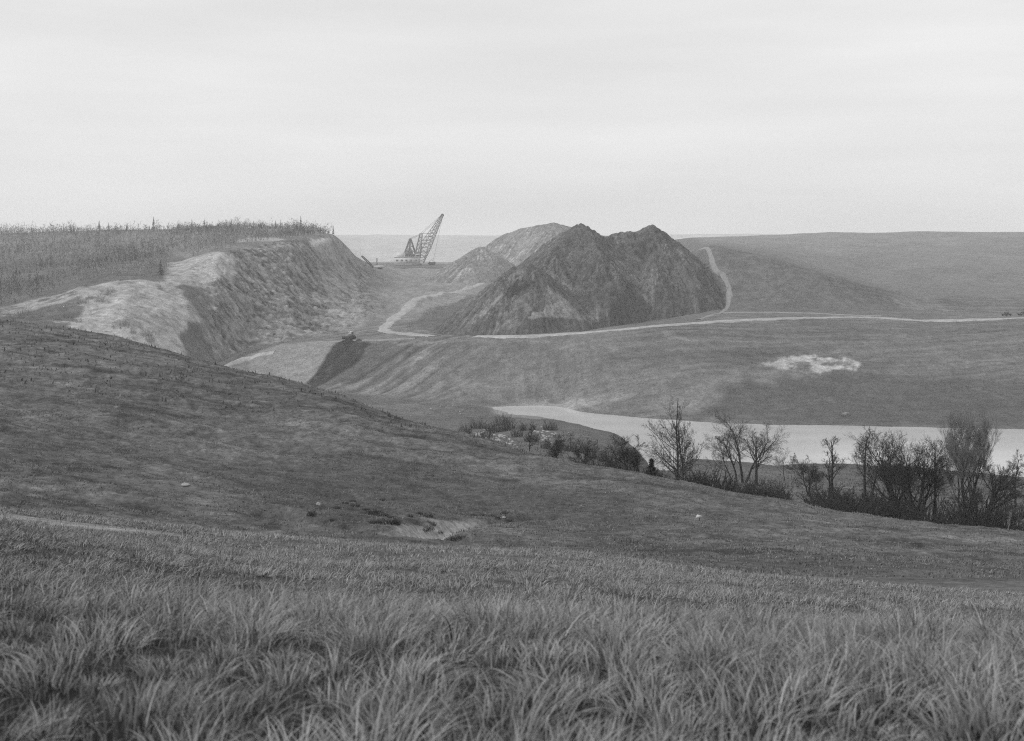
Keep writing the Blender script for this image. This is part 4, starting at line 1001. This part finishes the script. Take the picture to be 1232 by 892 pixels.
# ------------------------------------------------------------------ light: bright overcast, soft high sun from the left behind the camera
SUN_EL, SUN_AZ = math.radians(38), math.radians(-112)     # azimuth from +Y towards +X
w = bpy.data.worlds.new('World'); scene.world = w; w.use_nodes = True
nt = w.node_tree; nt.nodes.clear()
out = nt.nodes.new('ShaderNodeOutputWorld'); bg = nt.nodes.new('ShaderNodeBackground'); sk = nt.nodes.new('ShaderNodeTexSky')
sk.sky_type = 'NISHITA'; sk.sun_disc = False; sk.sun_elevation = SUN_EL; sk.sun_rotation = SUN_AZ; sk.dust_density = 3.0
bw = nt.nodes.new('ShaderNodeRGBToBW'); nt.links.new(sk.outputs[0], bw.inputs[0])
tc = nt.nodes.new('ShaderNodeTexCoord'); mp = nt.nodes.new('ShaderNodeMapping'); mp.inputs['Scale'].default_value = (1.2, 1.2, 9)
nt.links.new(tc.outputs['Generated'], mp.inputs[0])
nn = nt.nodes.new('ShaderNodeTexNoise'); nn.inputs['Scale'].default_value = 2.2; nn.inputs['Detail'].default_value = 5; nt.links.new(mp.outputs[0], nn.inputs[0])
cl = remap(nt, nn.outputs[0], .3, .7, .93, 1.06)
flat = nt.nodes.new('ShaderNodeMix'); flat.data_type = 'FLOAT'; flat.inputs[0].default_value = .75
nt.links.new(bw.outputs[0], flat.inputs[2]); flat.inputs[3].default_value = 7.9
nt.links.new(math_node(nt, 'MULTIPLY', flat.outputs[0], cl), bg.inputs['Color'])
bg.inputs['Strength'].default_value = .10
nt.links.new(bg.outputs[0], out.inputs[0])
sd = bpy.data.lights.new('sun', 'SUN'); sd.energy = 1.5; sd.angle = math.radians(10); sd.color = (1, 1, 1)
so = bpy.data.objects.new('sun', sd); COL.objects.link(so)
sv = np.array((math.sin(SUN_AZ) * math.cos(SUN_EL), math.cos(SUN_AZ) * math.cos(SUN_EL), math.sin(SUN_EL)))
from mathutils import Vector
so.rotation_euler = Vector(sv).to_track_quat('Z', 'Y').to_euler(); so.location = (0, 0, 500)

# ------------------------------------------------------------------ camera: level view camera with a lowered front
cd = bpy.data.cameras.new('camera'); co = bpy.data.objects.new('camera', cd); COL.objects.link(co)
co.location = (0, 0, 0); co.rotation_euler = (math.pi / 2, 0, 0)
cd.sensor_fit = 'HORIZONTAL'; cd.sensor_width = 36; cd.lens = 36 * F / 1232; cd.shift_y = -(446 - HY) / 1232
cd.clip_start = .1; cd.clip_end = 20000
cd.dof.use_dof = True; cd.dof.focus_distance = 300; cd.dof.aperture_fstop = 4.5
scene.camera = co

scene.view_settings.view_transform = 'Standard'; scene.view_settings.look = 'None'; scene.view_settings.gamma = 1; scene.view_settings.exposure = 0.3
scene.view_settings.use_curve_mapping = False
scene.render.engine = 'CYCLES'
c = scene.cycles
c.max_bounces = 5; c.diffuse_bounces = 2; c.glossy_bounces = 2; c.transmission_bounces = 1; c.volume_bounces = 2; c.transparent_max_bounces = 4
c.use_denoising = False
scene.cycles.filter_width = 1.15
c.caustics_reflective = False; c.caustics_refractive = False
